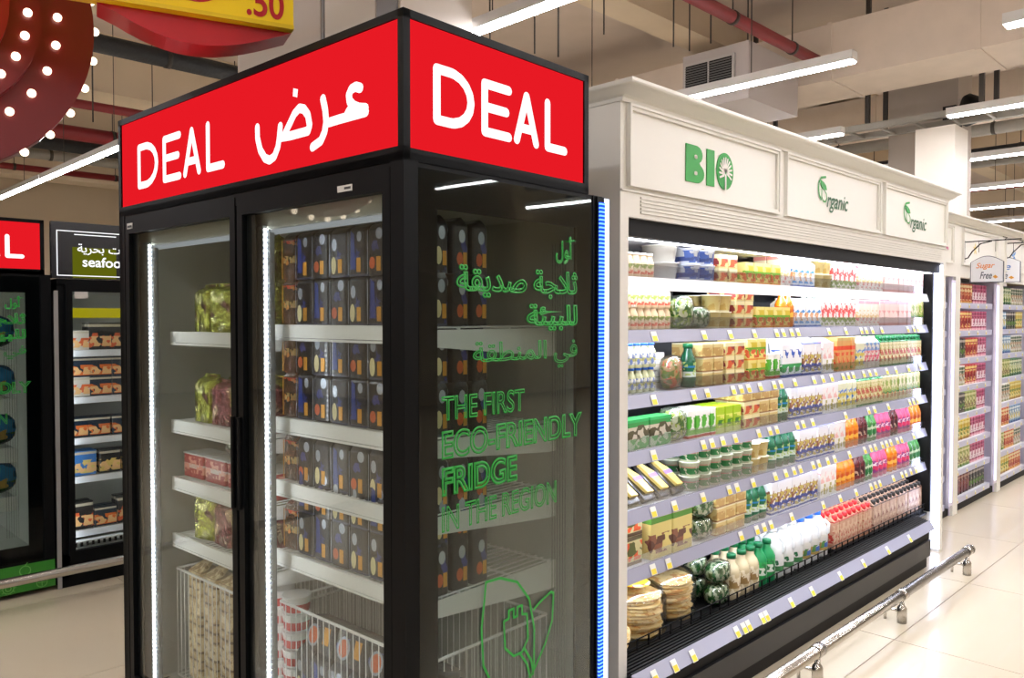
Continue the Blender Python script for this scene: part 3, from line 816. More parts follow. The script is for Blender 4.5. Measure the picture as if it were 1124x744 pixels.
cbuild(MB().box(X0 + .05, X1 - .05, YF + .055, YB - .06, 2.33, 2.36), 'roof_panel', cream)
fz = cbuild(MB().box(X0, X1, YF, YF + .05, 1.972, 2.40), 'frieze', cream)
cbuild(MB().box(X0 + .0, X0 + .05, YF + .05, YB, 2.36, 2.40).box(X1 - .05, X1, YF + .05, YB, 2.36, 2.40), 'frieze_return', cream)
# cornice profile (y outward, z)
prof = [(0, 2.385), (-.012, 2.385), (-.016, 2.397), (-.03, 2.402), (-.045, 2.412), (-.06, 2.425), (-.068, 2.43), (-.08, 2.432), (-.084, 2.437), (-.084, 2.448), (0.0, 2.448)]
mb = MB(); n = len(prof)
# mitred run: left return, front, right return
xs = lambda p: (X0 + p[0] * .5, X1 - p[0] * .5)
for p in prof:
    mb.v += [(X0 + p[0] * .5, YB, p[1]), (X0 + p[0] * .5, YF + p[0], p[1]), (X1 - p[0] * .5, YF + p[0], p[1]), (X1 - p[0] * .5, YB, p[1])]
for i in range(n - 1):
    for k in range(3):
        mb.f.append((4 * i + k, 4 * i + k + 1, 4 * (i + 1) + k + 1, 4 * (i + 1) + k)); mb.m.append(0); mb.sm.append(2 < i < 7)
mb.box(X0, X1, YF, YB, 2.41, 2.446)
cbuild(mb, 'cornice', cream)
# raised frames of the three sign panels, fluted band below
def mould(x0, x1, z0, z1, par, m=cream, y=YF, nm='panel_moulding'):
    mb = MB(); t_ = .022
    for (a, b, c, d_) in ((x0, x1, z1 - t_, z1), (x0, x1, z0, z0 + t_), (x0, x0 + t_, z0 + t_, z1 - t_), (x1 - t_, x1, z0 + t_, z1 - t_)):
        mb.box(a, b, y - .012, y, c, d_)
    t2 = .010
    for (a, b, c, d_) in ((x0, x1, z1 - t2, z1), (x0, x1, z0, z0 + t2), (x0, x0 + t2, z0 + t2, z1 - t2), (x1 - t2, x1, z0 + t2, z1 - t2)):
        mb.box(a, b, y - .019, y - .012, c, d_)
    return mb
for x0, x1 in ((1.215, 2.375), (2.44, 3.60), (3.665, 4.775)):
    cbuild(mould(x0, x1, 2.083, 2.383, fz), 'panel_moulding', cream, fz)
mb = MB()
for k in range(5): mb.box(1.30, 4.70, YF - .005, YF, 1.990 + k * .0135, 1.9975 + k * .0135)
mb.box(X0, X1, YF - .008, YF, 2.064, 2.070)
cbuild(mb, 'fluted_band', cream, fz)
# BIO
gp = MB()
def gq(pts): gp.prism_dir([(x, YF - .001, z) for x, z in pts], (0, -.003, 0))
B_ = [(1.600, 2.148), (1.600, 2.298), (1.675, 2.298)] + [(1.675 + .048 * math.cos(math.radians(a)), 2.262 + .036 * math.sin(math.radians(a))) for a in range(80, -61, -20)] + \
     [(1.68 + .056 * math.cos(math.radians(a)), 2.187 + .039 * math.sin(math.radians(a))) for a in range(60, -91, -15)]
gq(B_); gq([(1.755, 2.148), (1.755, 2.298), (1.815, 2.298), (1.815, 2.148)])
gq([(1.900 + .068 * math.cos(2 * PI * k / 28), 2.223 + .078 * math.sin(2 * PI * k / 28)) for k in range(28)])
cbuild(gp, 'bio_lettering', greenprint, fz)
wl = [(.006, [(1.900, 2.140), (1.900, 2.205)])]
random.seed(5)
for k in range(13):
    an = math.radians(-25 + 230 * k / 12.); 
    for q, rr_ in ((.5, .6), (1.0, 1.0)):
        cx, cz = 1.900, 2.213
        wl.append((.0042, [(cx + .018 * q * math.cos(an + .2 * q), cz + .022 * q * math.sin(an + .2 * q) + .004), (cx + .050 * q * math.cos(an), cz + .060 * q * math.sin(an) + .006)]))
for (x, z) in ((1.668, 2.186), (1.668, 2.252)): wl.append((.008, [(x - .004, z), (x + .004, z)]))
mbw = strokes(wl, .005, (-X0, -.005, 0), (1, 0, 0), (0, 0, 1), (0, -1, 0))
mbw.build('tree_cutout', cream, fz)
dkgreen = mat('dark_green_vinyl', (30, 92, 52), .5)
def organic(x0, x1, z0, z1):
    ctext('organic_lettering', dkgreen, fz, 'rganic', x0 + (x1 - x0) * .28, x1, z0, z0 + (z1 - z0) * .56, shear=.35, bold=.012, off=.003)
    w, h = x1 - x0, z1 - z0
    L = [(.006, [(x0 + w * u, z0 + h * v) for u, v in ((.24, .98), (.10, .93), (.03, .78), (.02, .6), (.05, .42), (.10, .32))]),
         (.004, [(x0 + w * u, z0 + h * v) for u, v in ((.12, .62), (.12, .40), (.17, .28), (.24, .28), (.28, .38), (.27, .5), (.22, .58))])]
    strokes(L, .004, (-X0, 0, 0), (1, 0, 0), (0, 0, 1), (0, -1, 0), t=.003).build('leaf_arc', greenprint, fz)
    lf = MB().prism_dir([(x0 + w * u - X0, -.001, z0 + h * v) for u, v in ((.10, .86), (.18, .82), (.25, .74), (.28, .62), (.20, .60), (.12, .66), (.08, .76))], (0, -.003, 0))
    lf.build('leaf', greenprint, fz)
organic(2.80, 3.175, 2.145, 2.325); organic(3.99, 4.40, 2.135, 2.315)
# black canopy lip, sloped diffuser, inner light
cbuild(MB().box(X0 + .05, X1 - .05, YF + .02, YF + .06, 1.905, 1.972), 'canopy_lip', blackmatte)
dfm = mat('diffuser_white', (236, 236, 238), .4)
cbuild(MB().prism_dir([(X0 + .05, YF + .06, 1.925), (X0 + .05, YF + .60, 1.89), (X0 + .05, YF + .60, 1.91), (X0 + .05, YF + .06, 1.945)], (X1 - X0 - .1, 0, 0)), 'ceiling_liner', dfm)
cbuild(MB().box(X0 + .1, X1 - .1, YF + .062, YF + .085, 1.902, 1.915), 'canopy_light', emis('canopy_tube', (245, 246, 255), 16.0))
# base
mb = MB()
YS = .20
mb.box(X0 + .05, 4.36, YF - .03, YB - .06, .12, .20)                    # tub
mb.prism([(X0 + .02, YF - .04), (4.36, YF - .04), (4.56, YF + .05), (4.56, YB - .1), (X0 + .02, YB - .1)], .12, .24)
cbuild(mb, 'base_tub', blackmatte)
cbuild(MB().prism([(X0 + .04, YS + .015), (4.34, YS + .015), (4.54, YF + .06), (4.54, YB - .2), (X0 + .04, YB - .2)], 0, .07), 'toe_kick', blackmatte)
mb = MB()
mb.prism_dir([(X0 + .01, YS, .07), (X0 + .01, YS + .01, .07), (X0 + .01, YS + .012, .175), (X0 + .01, YS - .004, .175)], (4.36 - X0 - .01, 0, 0))
cbuild(mb, 'kick_panel', mat('charcoal_panel', (24, 24, 26), .45))
mb = MB().prism_dir([(X0 + .01, YS + .012, .175), (X0 + .01, YS + .03, .175), (X0 + .01, YS + .03, .245), (X0 + .01, YS + .012, .245)], (4.36 - X0, 0, 0))
cbuild(mb, 'bumper_recess', blackmatte)
br = cbuild(MB().prism_dir([(X0 + .01, YS - .02, .243), (X0 + .01, YS - .016, .24), (X0 + .01, YS + .016, .292), (X0 + .01, YS + .012, .295)], (4.37 - X0, 0, 0)), 'price_rail', railgrey)
grl = MB()
for k in range(9):
    y = YS + .022 + k * .018
    grl.box(X0 + .05, 4.40 + (y - YS) * .9, y, y + .009, .268, .278)
grl.box(X0 + .05, 4.42, YS + .016, YF + .12, .24, .26)
cbuild(grl, 'air_grille', blackmatte)
# tags
tagw = mat('tag_white', (232, 232, 226), .5); tagy = mat('tag_yellow', (236, 214, 60), .5)
def price_tag(par, x, y, z, w=.036, h=.042, tilt=0.0, off=(X0, YF)):
    mb = MB()
    dy = math.sin(tilt) * h / 2; dz = math.cos(tilt) * h / 2
    a = (x - w / 2 - off[0], y - off[1]); b = (x + w / 2 - off[0], y - off[1])
    mb.prism_dir([(a[0], a[1] - dy, z - dz), (b[0], b[1] - dy, z - dz), (b[0], b[1] + dy, z + dz), (a[0], a[1] + dy, z + dz)], (0, -.0015, 0), 0)
    s_ = .45
    mb.prism_dir([(a[0] + w * .1, a[1] - dy * .9 - .0005, z - dz * .9), (b[0] - w * .1, b[1] - dy * .9 - .0005, z - dz * .9), (b[0] - w * .1, b[1] + dy * .1 - .0005, z + dz * .1), (a[0] + w * .1, a[1] + dy * .1 - .0005, z + dz * .1)], (0, -.0016, 0), 1)
    return mb.build('price_tag', [tagw, tagy], par)
for x in (1.30, 1.43, 1.56, 1.90, 1.96, 2.0, 2.12, 2.16, 2.40, 2.62, 2.95, 3.25, 3.6, 3.95):
    price_tag(br, x, YS - .012, .264, .034, .046, tilt=.55)
# rear bumper under the deck ends
# shelves
SHZ = [1.762, 1.553, 1.298, 1.075, .845, .612]
SY0, SY1 = .35, .84
shm = mat('shelf_white', (214, 214, 218), .4)
shelfwords = ['top', 'second', 'third', 'fourth', 'fifth', 'sixth']
random.seed(11)
for i, z in enumerate(SHZ):
    s = cbuild(MB().box(X0 + .055, X1 - .085, SY0 + .01, SY1, z - .014, z - .002), 'shelf', shm)
    h = .052
    rm = railgrey if i else mat('rail_white_and_lit', (236, 238, 244), .35)  # top rail whiter than the others: canopy light put into its colour
    cbuild(MB().prism_dir([(X0 + .055, SY0 - .01, z - h), (X0 + .055, SY0 - .004, z - h), (X0 + .055, SY0 + .012, z), (X0 + .055, SY0 + .006, z)], (X1 - X0 - .14, 0, 0)), 'price_rail', rm, s)
    cbuild(MB().box(X0 + .06, X1 - .09, SY0 + .02, SY0 + .04, z - .028, z - .016), 'shelf_light', shelfled, s)
    cbuild(MB().box(X0 + .06, X1 - .09, SY0 + .004, SY0 + .006, z, z + (.05 if i < 5 else .045)), 'clear_fence', acrylic, s)
    bk = MB()
    for x in (X0 + .3, X0 + 1.2, X0 + 2.4, X1 - .35): bk.prism_dir([(x, SY0 + .05, z - .014), (x, SY1, z - .014), (x, SY1, z - .07)], (.004, 0, 0))
    cbuild(bk, 'bracket', blackmatte, s)
    if i:
        x = X0 + .33
        while x < X1 - .2:
            if random.random() < .82: price_tag(s, x, SY0 - .006, z - .027, .038, .042, tilt=.35)
            x += random.choice((.07, .09, .11, .15, .22))
# deck fence
w = MB()
yf = .355
for zz in (.262, .292, .322): w.tube([(X0 + .06, yf, zz), (X1 - .07, yf, zz)], .0028, 5)
for k in range(46): w.box(X0 + .08 + k * .078, X0 + .086 + k * .078, yf - .003, yf + .003, .255, .325)
cbuild(w, 'deck_fence', blackmatte)
cbuild(MB().box(X0 + .055, X1 - .06, .345, .86, .248, .262), 'deck', blackmatte)

# ------------------------------------------------------------------ dairy goods
def carton(w, d, h, top='flat', cap=None, mats=None, name='carton', cat='carton'):
    mb = MB(); parts = []
    if top == 'flat':
        mb.rbox(-w / 2, w / 2, -d / 2, d / 2, 0, h, .003, seg=1)
    elif top == 'gable':
        hb_ = h * .8
        mb.box(-w / 2, w / 2, -d / 2, d / 2, 0, hb_)
        mb.quad([(-w / 2, -d / 2, hb_), (w / 2, -d / 2, hb_), (w / 2, -.002, h * .94), (-w / 2, -.002, h * .94)])
        mb.quad([(w / 2, d / 2, hb_), (-w / 2, d / 2, hb_), (-w / 2, .002, h * .94), (w / 2, .002, h * .94)])
        mb.quad([(-w / 2, d / 2, hb_), (-w / 2, -d / 2, hb_), (-w / 2, 0, h * .94)]); mb.quad([(w / 2, -d / 2, hb_), (w / 2, d / 2, hb_), (w / 2, 0, h * .94)])
        mb.box(-w / 2, w / 2, -.003, .003, h * .93, h)
    elif top == 'slope':
        mb.prism_dir([(-w / 2, -d / 2, 0), (-w / 2, d / 2, 0), (-w / 2, d / 2, h), (-w / 2, -d / 2, h * .86)], (w, 0, 0))
    if cap:
        r = w * .25
        if top == 'flat': c = MB().lathe([(r, h), (r, h + .016), (r * .9, h + .018)], 10)
        elif top == 'slope': c = MB().lathe([(r, h * .93), (r, h + .006), (r * .9, h + .008)], 10, cy=-d * .05)
        else: c = MB().lathe([(r, h * .84), (r, h * .84 + .026)], 10, cy=-d / 4)
        parts.append(('cap', c, [cap]))
    return proto(name, mb, [mats], cat, parts)
def bottle(r, h, body, capm, label=None, neck=.4, name='bottle', cat='bottle', sh=.62, square=False):
    prof = [(r * .9, 0), (r, .008), (r, h * sh), (r * .8, h * (sh + .1)), (r * neck, h * (sh + .2)), (r * neck, h * .92)]
    mb = MB().lathe(prof, 12)
    parts = [('cap', MB().lathe([(r * neck * 1.2, h * .90), (r * neck * 1.2, h * .99), (r * neck * 1.05, h)], 10), [capm])]
    if label: parts.append(('label', MB().lathe([(r * 1.015, h * .14), (r * 1.015, h * (sh - .04))], 12, cap=False), [label]))
    return proto(name, mb, [body], cat, parts)
def cup(r, h, body, lid, name='yogurt_cup', cat='cup', taper=.8):
    mb = MB().lathe([(r * taper, 0), (r, h * .94), (r * 1.02, h * .94), (r * 1.02, h * .97)], 14)
    return proto(name, mb, [body], cat, [('lid', MB().lathe([(r * 1.06, h * .95), (r * 1.06, h), (r * .95, h * 1.0)], 14), [lid])])
def jug(r, h, body, capm, label):
    mb = MB().lathe([(r * .9, 0), (r, .01), (r, h * .62), (r * .7, h * .8), (r * .38, h * .88), (r * .36, h * .93)], 14, sx=.9, sy=1.1)
    mb.tube([(0, -r * .75, h * .82), (0, -r * 1.25, h * .74), (0, -r * 1.2, h * .55), (0, -r * .98, h * .5)], .009, 6)
    return proto('milk_jug', mb, [body], 'jug', [('cap', MB().lathe([(r * .42, h * .91), (r * .42, h * .99), (r * .38, h)], 12), [capm]), ('label', MB().lathe([(r * 1.02, h * .15), (r * 1.02, h * .5)], 14, cap=False, sx=.9, sy=1.1), [label])])
capgreen = mat('cap_green', (16, 110, 66), .35); capred = mat('cap_red', (214, 44, 52), .35); capblack = mat('cap_black', (40, 38, 38), .35); capblue = mat('cap_blue', (48, 110, 214), .35)
capwhite = mat('cap_white', (240, 240, 236), .35); caplime = mat('cap_lime', (120, 190, 30), .35)
YR = dict(rough=.35)
P_ = {}
P_['white_blue'] = carton(.072, .07, .192, 'slope', None, pack('p_white_blue', (238, 238, 240), [(.84, .9, (70, 80, 150)), (0, .05, (50, 80, 170))], [(.2, .62, (150, 96, 70)), (.08, .55, (196, 178, 90)), (.1, .4, (70, 80, 150))], scale=34, **YR))
P_['white_wheat'] = carton(.072, .07, .192, 'slope', None, pack('p_white_wheat', (240, 238, 236), [(.86, .9, (210, 110, 120))], [(.05, .36, (176, 166, 90)), (.4, .7, (236, 190, 190))], scale=30, **YR))
P_['blue_dot'] = carton(.072, .07, .192, 'slope', None, pack('p_blue_dot', (240, 242, 246), [(0, .06, (44, 80, 170))], [(.5, .72, (44, 90, 190)), (.08, .34, (60, 160, 90))], scale=20, **YR))
P_['green_top'] = carton(.062, .062, .19, 'gable', capgreen, pack('p_green_top', (226, 216, 170), [(.78, 1, (28, 130, 66)), (.0, .05, (60, 120, 60))], [(.15, .55, (190, 60, 50)), (.1, .7, (190, 180, 100))], scale=40, **YR))
P_['cream_green'] = carton(.062, .062, .19, 'gable', capgreen, pack('p_cream_green', (220, 210, 160), [(.8, 1, (190, 190, 110)), (.25, .34, (60, 130, 60))], [(.3, .7, (150, 170, 70)), (.1, .3, (200, 120, 60))], scale=36, **YR))
P_['orange_box'] = carton(.06, .065, .19, 'flat', None, pack('p_orange_box', (214, 160, 96), [(.62, .74, (224, 70, 36)), (.9, 1, (206, 180, 110))], [(.2, .55, (220, 84, 50)), (.05, .3, (120, 150, 60))], scale=34, **YR))
P_['blue_stripe'] = carton(.06, .065, .19, 'gable', None, pack('p_blue_stripe', (222, 222, 190), [(.82, 1, (214, 208, 150))], [(.15, .7, (60, 120, 210)), (.1, .5, (206, 190, 80))], scale=30, vor=False, **YR))
P_['pink_fruit'] = carton(.055, .065, .19, 'gable', None, pack('p_pink_fruit', (216, 206, 190), [(.82, 1, (150, 170, 180)), (.8, .84, (60, 120, 90))], [(.2, .55, (214, 60, 100)), (.55, .8, (120, 150, 200))], scale=40, **YR))
P_['pink_plain'] = carton(.07, .08, .155, 'flat', None, pack('p_pink_plain', (240, 214, 208), [(.86, 1, (236, 190, 200)), (0, .1, (232, 170, 160))], [(.3, .6, (228, 170, 166))], scale=26, **YR))
P_['pink_white'] = carton(.055, .07, .155, 'flat', None, pack('p_pink_white', (244, 236, 224), [(.84, .96, (236, 160, 170))], [(.3, .6, (226, 200, 150)), (.1, .3, (230, 140, 140))], scale=30, **YR))
P_['white_small'] = carton(.06, .06, .15, 'gable', None, pack('p_white_small', (244, 244, 246), [(0, .06, (90, 120, 190))], [(.12, .6, (70, 150, 214)), (.2, .5, (230, 170, 120))], scale=34, thr=.55, **YR))
P_['white_red'] = carton(.06, .06, .165, 'gable', None, pack('p_white_red', (246, 236, 232), [(.9, 1, (120, 130, 120))], [(.3, .8, (226, 84, 84)), (.05, .3, (150, 170, 90))], scale=36, **YR))
P_['coffee'] = carton(.062, .062, .185, 'gable', capred, pack('p_coffee', (206, 160, 132), [(.78, .82, (180, 60, 50)), (.0, .1, (190, 140, 110))], [(.15, .5, (190, 60, 50)), (.2, .7, (222, 190, 160))], scale=34, **YR))
P_['coffee_dark'] = carton(.062, .062, .185, 'gable', capblack, pack('p_coffee_dark', (204, 170, 148), [(.78, .82, (90, 60, 50))], [(.15, .5, (150, 90, 80)), (.2, .7, (224, 200, 180))], scale=34, **YR))
P_['cereal'] = carton(.15, .05, .20, 'flat', None, pack('p_cereal', (222, 206, 130), [(.9, 1, (196, 180, 90)), (.72, .84, (90, 150, 60))], [(.1, .5, (140, 90, 70)), (.08, .45, (96, 60, 50))], scale=18, **YR), name='cereal_box', cat='box')
P_['soup'] = carton(.12, .06, .115, 'flat', None, pack('p_soup', (206, 200, 150), [(.0, .12, (90, 70, 50)), (.85, 1, (90, 80, 60))], [(.15, .8, (224, 88, 40)), (.3, .9, (90, 96, 50))], scale=22, **YR), name='soup_box', cat='box')
P_['yellow_box'] = carton(.085, .08, .10, 'flat', None, pack('p_yellow_box', (236, 222, 140), [(.0, .08, (230, 150, 60))], [(.2, .85, (214, 190, 60)), (.2, .6, (110, 170, 50)), (.1, .5, (222, 96, 60))], scale=28, **YR), name='juice_box', cat='box')
P_['lime_box'] = carton(.07, .07, .12, 'flat', None, pack('p_lime_box', (170, 206, 40), [(.0, .2, (200, 210, 130))], [(.2, .7, (226, 232, 120)), (.3, .5, (60, 130, 50))], scale=30, **YR), name='lime_box', cat='box')
P_['orange_juice'] = bottle(.032, .185, mat('b_orange', (226, 120, 24), .15, coat=1), caplime, pack('l_or', (214, 130, 30), [(.3, .6, (240, 190, 80))], [(.0, 1, (200, 80, 20))], scale=40), neck=.5)
P_['dark_juice'] = bottle(.032, .185, mat('b_dark', (80, 20, 30), .15, coat=1), caplime, pack('l_dk', (120, 40, 50), [(.3, .6, (200, 180, 160))], [(.0, 1, (60, 20, 30))], scale=40), neck=.5)
P_['green_juice'] = bottle(.032, .175, mat('b_green', (60, 130, 60), .15, coat=1), capgreen, pack('l_gr', (200, 220, 190), [(.3, .6, (60, 150, 90))], [(.0, 1, (40, 120, 60))], scale=40), neck=.5)
P_['pink_drink'] = bottle(.034, .175, mat('b_pink', (206, 90, 130), .3), mat('cap_lilac', (216, 210, 226), .4), pack('l_pk', (222, 60, 110), [(.6, .9, (236, 214, 226))], [(.0, 1, (150, 60, 130))], scale=40), neck=.6)
P_['aqua_drink'] = bottle(.034, .175, mat('b_aqua', (190, 220, 214), .3), capwhite, pack('l_aq', (220, 236, 226), [(.5, .8, (60, 170, 150))], [(.0, 1, (230, 120, 130))], scale=40), neck=.6)
P_['clear_drink'] = bottle(.022, .10, mat('b_clear', (210, 214, 170), .2, coat=.5), capblue, pack('l_cl', (226, 226, 214), [(.3, .6, (190, 190, 120))], [(.0, 1, (120, 140, 190))], scale=60), neck=.6)
P_['peach_drink'] = bottle(.022, .10, mat('b_peach', (230, 206, 170), .3), capwhite, pack('l_pe', (226, 200, 170), [(.0, .3, (220, 110, 90)), (.5, .9, (150, 170, 90))], [(.0, 1, (236, 220, 190))], scale=60), neck=.7)
P_['dark_green_bottle'] = bottle(.035, .19, mat('b_dkgreen', (20, 90, 60), .2, coat=.6), capgreen, pack('l_dg', (20, 100, 66), [(.2, .5, (210, 224, 214)), (.7, .8, (40, 130, 200))], [(.3, 1, (180, 200, 120))], scale=40), neck=.55)
P_['green_milk'] = bottle(.042, .215, mat('b_milkgreen', (20, 140, 80), .3), capgreen, pack('l_gm', (40, 160, 80), [(.3, .7, (226, 236, 226))], [(.0, 1, (20, 120, 60))], scale=40), neck=.45)
P_['clear_milk'] = bottle(.042, .215, mat('b_milktan', (214, 200, 164), .25, coat=.5), capgreen, pack('l_cm', (206, 190, 150), [(.3, .7, (160, 130, 80))], [(.0, 1, (236, 226, 200))], scale=40), neck=.45)
P_['jug_white'] = jug(.055, .25, mat('milk_white', (236, 238, 238), .35), capwhite, pack('l_jw', (236, 238, 236), [(.0, .3, (70, 130, 80))], [(.1, .8, (40, 110, 70))], scale=30, thr=.6))
P_['jug_blue'] = jug(.055, .25, mat('milk_white', (236, 238, 238), .35), capblue, pack('l_jb', (226, 226, 220), [(.0, .5, (190, 160, 90))], [(.1, .6, (70, 110, 190)), (.1, .6, (90, 140, 80))], scale=30))
yog_cream = pack('y_cream', (228, 208, 140), [(.0, .1, (236, 226, 190))], [(.1, .7, (214, 180, 100))], scale=34)
P_['tan_cup'] = cup(.045, .075, yog_cream, mat('lid_cream', (240, 236, 216), .4))
P_['blue_cup'] = cup(.055, .068, pack('y_blue', (226, 230, 236), [(.2, .5, (70, 90, 160))], [(.1, .9, (90, 120, 200))], scale=24), mat('lid_bluegrey', (214, 220, 232), .4), name='labneh_tub', cat='tub', taper=.92)
P_['green_cup'] = cup(.045, .062, pack('y_green', (206, 214, 190), [(.15, .6, (30, 130, 60)), (.62, .7, (220, 150, 140))], [(.1, .9, (226, 226, 210))], scale=40, thr=.62), mat('lid_palegreen', (220, 226, 206), .35), taper=.88)
P_['fruit_cup'] = carton(.08, .075, .062, 'flat', None, pack('p_fruit_cup', (222, 204, 140), [(.7, 1, (236, 226, 180))], [(.1, .7, (206, 90, 50)), (.1, .7, (150, 60, 60))], scale=26, **YR), name='dessert_cup_pack', cat='cup pack')
P_['tan_pack'] = carton(.085, .08, .062, 'flat', None, pack('p_tan_pack', (220, 200, 136), [(.0, .1, (160, 120, 80)), (.9, 1, (240, 232, 200))], [(.1, .7, (196, 160, 96))], scale=26, **YR), name='dessert_cup_pack', cat='cup pack')
P_['big_white_tub'] = cup(.075, .07, mat('tub_grey', (206, 204, 196), .3), mat('lid_white', (238, 238, 234), .35), name='cream_tub', cat='tub', taper=.85)
P_['pot_red'] = cup(.04, .10, pack('y_pot', (228, 224, 220), [(.55, .75, (140, 50, 80)), (0, .2, (180, 90, 80))], [(.2, .7, (206, 40, 50))], scale=26), mat('lid_tan', (220, 200, 160), .4), name='jam_pot', cat='pot', taper=.95)
P_['green_multi'] = carton(.15, .07, .12, 'flat', None, pack('p_green_multi', (60, 160, 84), [(.35, .75, (214, 206, 190)), (.9, 1, (60, 190, 110))], [(.3, .8, (90, 84, 60)), (.0, .4, (170, 196, 170))], scale=26, **YR), name='drink_multipack', cat='multipack')
P_['white_pack'] = carton(.13, .07, .075, 'flat', None, pack('p_white_pack', (240, 238, 232), [(.3, .36, (190, 190, 160)), (.6, .66, (190, 190, 160))], [], **YR), name='cheese_tray', cat='tray')
P_['white_green'] = carton(.06, .06, .12, 'flat', None, pack('p_white_green', (244, 244, 238), [(.0, .1, (190, 60, 50)), (.12, .3, (110, 190, 70))], [(.2, .8, (90, 180, 60))], scale=26, **YR))
def bagmesh(w, d, h):
    mb = MB().ball((0, 0, h / 2), w / 2, d / 2, h / 2, 14, 8, 0, .65)
    return mb
saladm = pack('salad', (60, 120, 40), [], [(0, 1, (170, 200, 90)), (0, 1, (210, 220, 190))], scale=46, rough=.25, crinkle=.8)
P_['salad'] = proto('salad_bag', bagmesh(.12, .09, .13), [saladm], 'salad', [('clear_bag', bagmesh(.13, .10, .145), [film])])
leafm = pack('leaf_bag', (50, 110, 54), [], [(0, 1, (24, 84, 40)), (0, 1, (176, 190, 160))], scale=60, rough=.25, crinkle=.8)
P_['leaf_bag'] = proto('herb_bag', bagmesh(.13, .09, .09), [leafm], 'salad', [('clear_bag', bagmesh(.14, .10, .10), [film])])
breadm = pack('snack_bag', (206, 170, 120), [], [(0, 1, (224, 110, 70)), (0, 1, (120, 140, 60))], scale=30, rough=.3, crinkle=.6)
P_['snack_bag'] = proto('snack_bag', bagmesh(.14, .08, .13), [breadm], 'bag', [('clear_bag', bagmesh(.15, .09, .145), [film])])

G = {}
def run(level, key, x0, x1, pitch, desc, rows=2, dep=.08, stack=1, h=None, y=.41, jit=.003, dz=0, rz=0.0):
    """fill a stretch of shelf; every item its own object"""
    P = P_[key]
    z = (SHZ[level] if level < 6 else .2635) + dz
    where = (shelfwords[level] + ' dairy shelf') if level < 6 else 'bottom deck'
    n = max(1, int((x1 - x0) / pitch + .5))
    for r_ in range(rows):
        for st in range(stack):
            for k in range(n):
                x = x0 + pitch * (k + .5)
                bits = [desc, f'{ordn(k + 1)} from left']
                if stack > 1: bits.append(['lower', 'upper', 'third layer', 'top layer'][st])
                if rows > 1: bits.append(['front', '2nd row', '3rd row', '4th row'][r_])
                bits.append(where)
                place(P, (x + random.uniform(-jit, jit), y + r_ * dep + random.uniform(-jit, jit), z + .0005 + st * (h or .1)), rz + random.uniform(-.05, .05), ', '.join(bits), f'{desc}s on the {where}')
random.seed(21)
# level 0 (top): small drinks, tubs, pink cartons
run(0, 'peach_drink', 1.30, 1.60, .047, 'small peach drink', rows=3, dep=.05)
run(0, 'big_white_tub', 1.62, 1.78, .155, 'pale cream tub', rows=1, stack=2, h=.074, y=.45)
run(0, 'blue_cup', 1.80, 2.03, .116, 'white and blue labneh tub', rows=2, stack=2, h=.0695, dep=.120, y=.418)
run(0, 'fruit_cup', 2.04, 2.25, .085, 'dessert cup pack with fruit', stack=2, h=.063)
run(0, 'yellow_box', 2.27, 2.62, .088, 'pale yellow juice box', dep=.09)
run(0, 'pink_white', 2.63, 2.76, .06, 'tall pink and white carton')
run(0, 'white_small', 2.78, 3.05, .064, 'white and blue milk carton')
run(0, 'tan_cup', 3.06, 3.25, .094, 'cream yogurt cup', dep=.095, stack=2, h=.073)
run(0, 'white_red', 3.26, 3.6, .064, 'white and red milk carton')
run(0, 'pink_white', 3.62, 3.98, .06, 'cream and pink carton')
run(0, 'pink_plain', 4.0, 4.70, .078, 'plain pink carton', dep=.09)
# level 1
run(1, 'pot_red', 1.27, 1.37, .085, 'red labelled jam pot', rows=1)
run(1, 'peach_drink', 1.375, 1.70, .047, 'small peach drink', rows=3, dep=.05, stack=2, h=.085)
run(1, 'salad', 1.72, 1.84, .13, 'salad bag', rows=1)
run(1, 'leaf_bag', 1.85, 1.98, .14, 'herb bag', rows=1)
run(1, 'tan_cup', 1.99, 2.17, .094, 'cream yogurt cup', stack=2, h=.075, dep=.095)
run(1, 'fruit_cup', 2.19, 2.36, .085, 'dessert cup pack with fruit', stack=3, h=.063)
run(1, 'yellow_box', 2.38, 2.72, .088, 'yellow fruit juice box', dep=.09, stack=1)
run(1, 'orange_juice', 2.68, 2.78, .066, 'orange juice bottle', rows=1)
run(1, 'white_small', 2.80, 3.1, .064, 'white and blue milk carton')
run(1, 'white_red', 3.11, 3.3, .064, 'white milk carton')
run(1, 'white_red', 3.32, 3.6, .064, 'white and red milk carton')
run(1, 'pink_white', 3.62, 3.9, .06, 'cream and pink carton')
run(1, 'pink_plain', 3.92, 4.45, .078, 'plain pink carton', dep=.09)
run(1, 'cream_green', 4.46, 4.70, .066, 'cream and green carton')
# level 2
run(2, 'pot_red', 1.25, 1.36, .085, 'pale pot with red picture', rows=1, dz=.0)
run(2, 'clear_drink', 1.365, 1.60, .047, 'small clear drink with blue cap', rows=3, dep=.05, stack=2, h=.1)
run(2, 'white_pack', 1.62, 1.75, .135, 'white cheese tray', rows=1, stack=2, h=.077, y=.5)
run(2, 'snack_bag', 1.66, 1.80, .14, 'clear snack bag', rows=1, rz=.3)
run(2, 'dark_green_bottle', 1.82, 1.9, .075, 'squat dark green bottle', rows=1)
run(2, 'tan_pack', 1.91, 2.10, .09, 'tan dessert cup pack', stack=3, h=.063)
run(2, 'fruit_cup', 2.11, 2.3, .085, 'dessert cup pack with fruit', stack=3, h=.063)
run(2, 'yellow_box', 2.31, 2.52, .088, 'yellow fruit juice box', stack=2, h=.1, dep=.09)
run(2, 'white_green', 2.53, 2.65, .062, 'white and green carton', rows=1)
run(2, 'blue_dot', 2.66, 2.88, .074, 'white carton with blue dot')
run(2, 'white_blue', 2.89, 3.12, .074, 'white carton with nut picture')
run(2, 'white_wheat', 3.13, 3.30, .074, 'white carton with wheat picture')
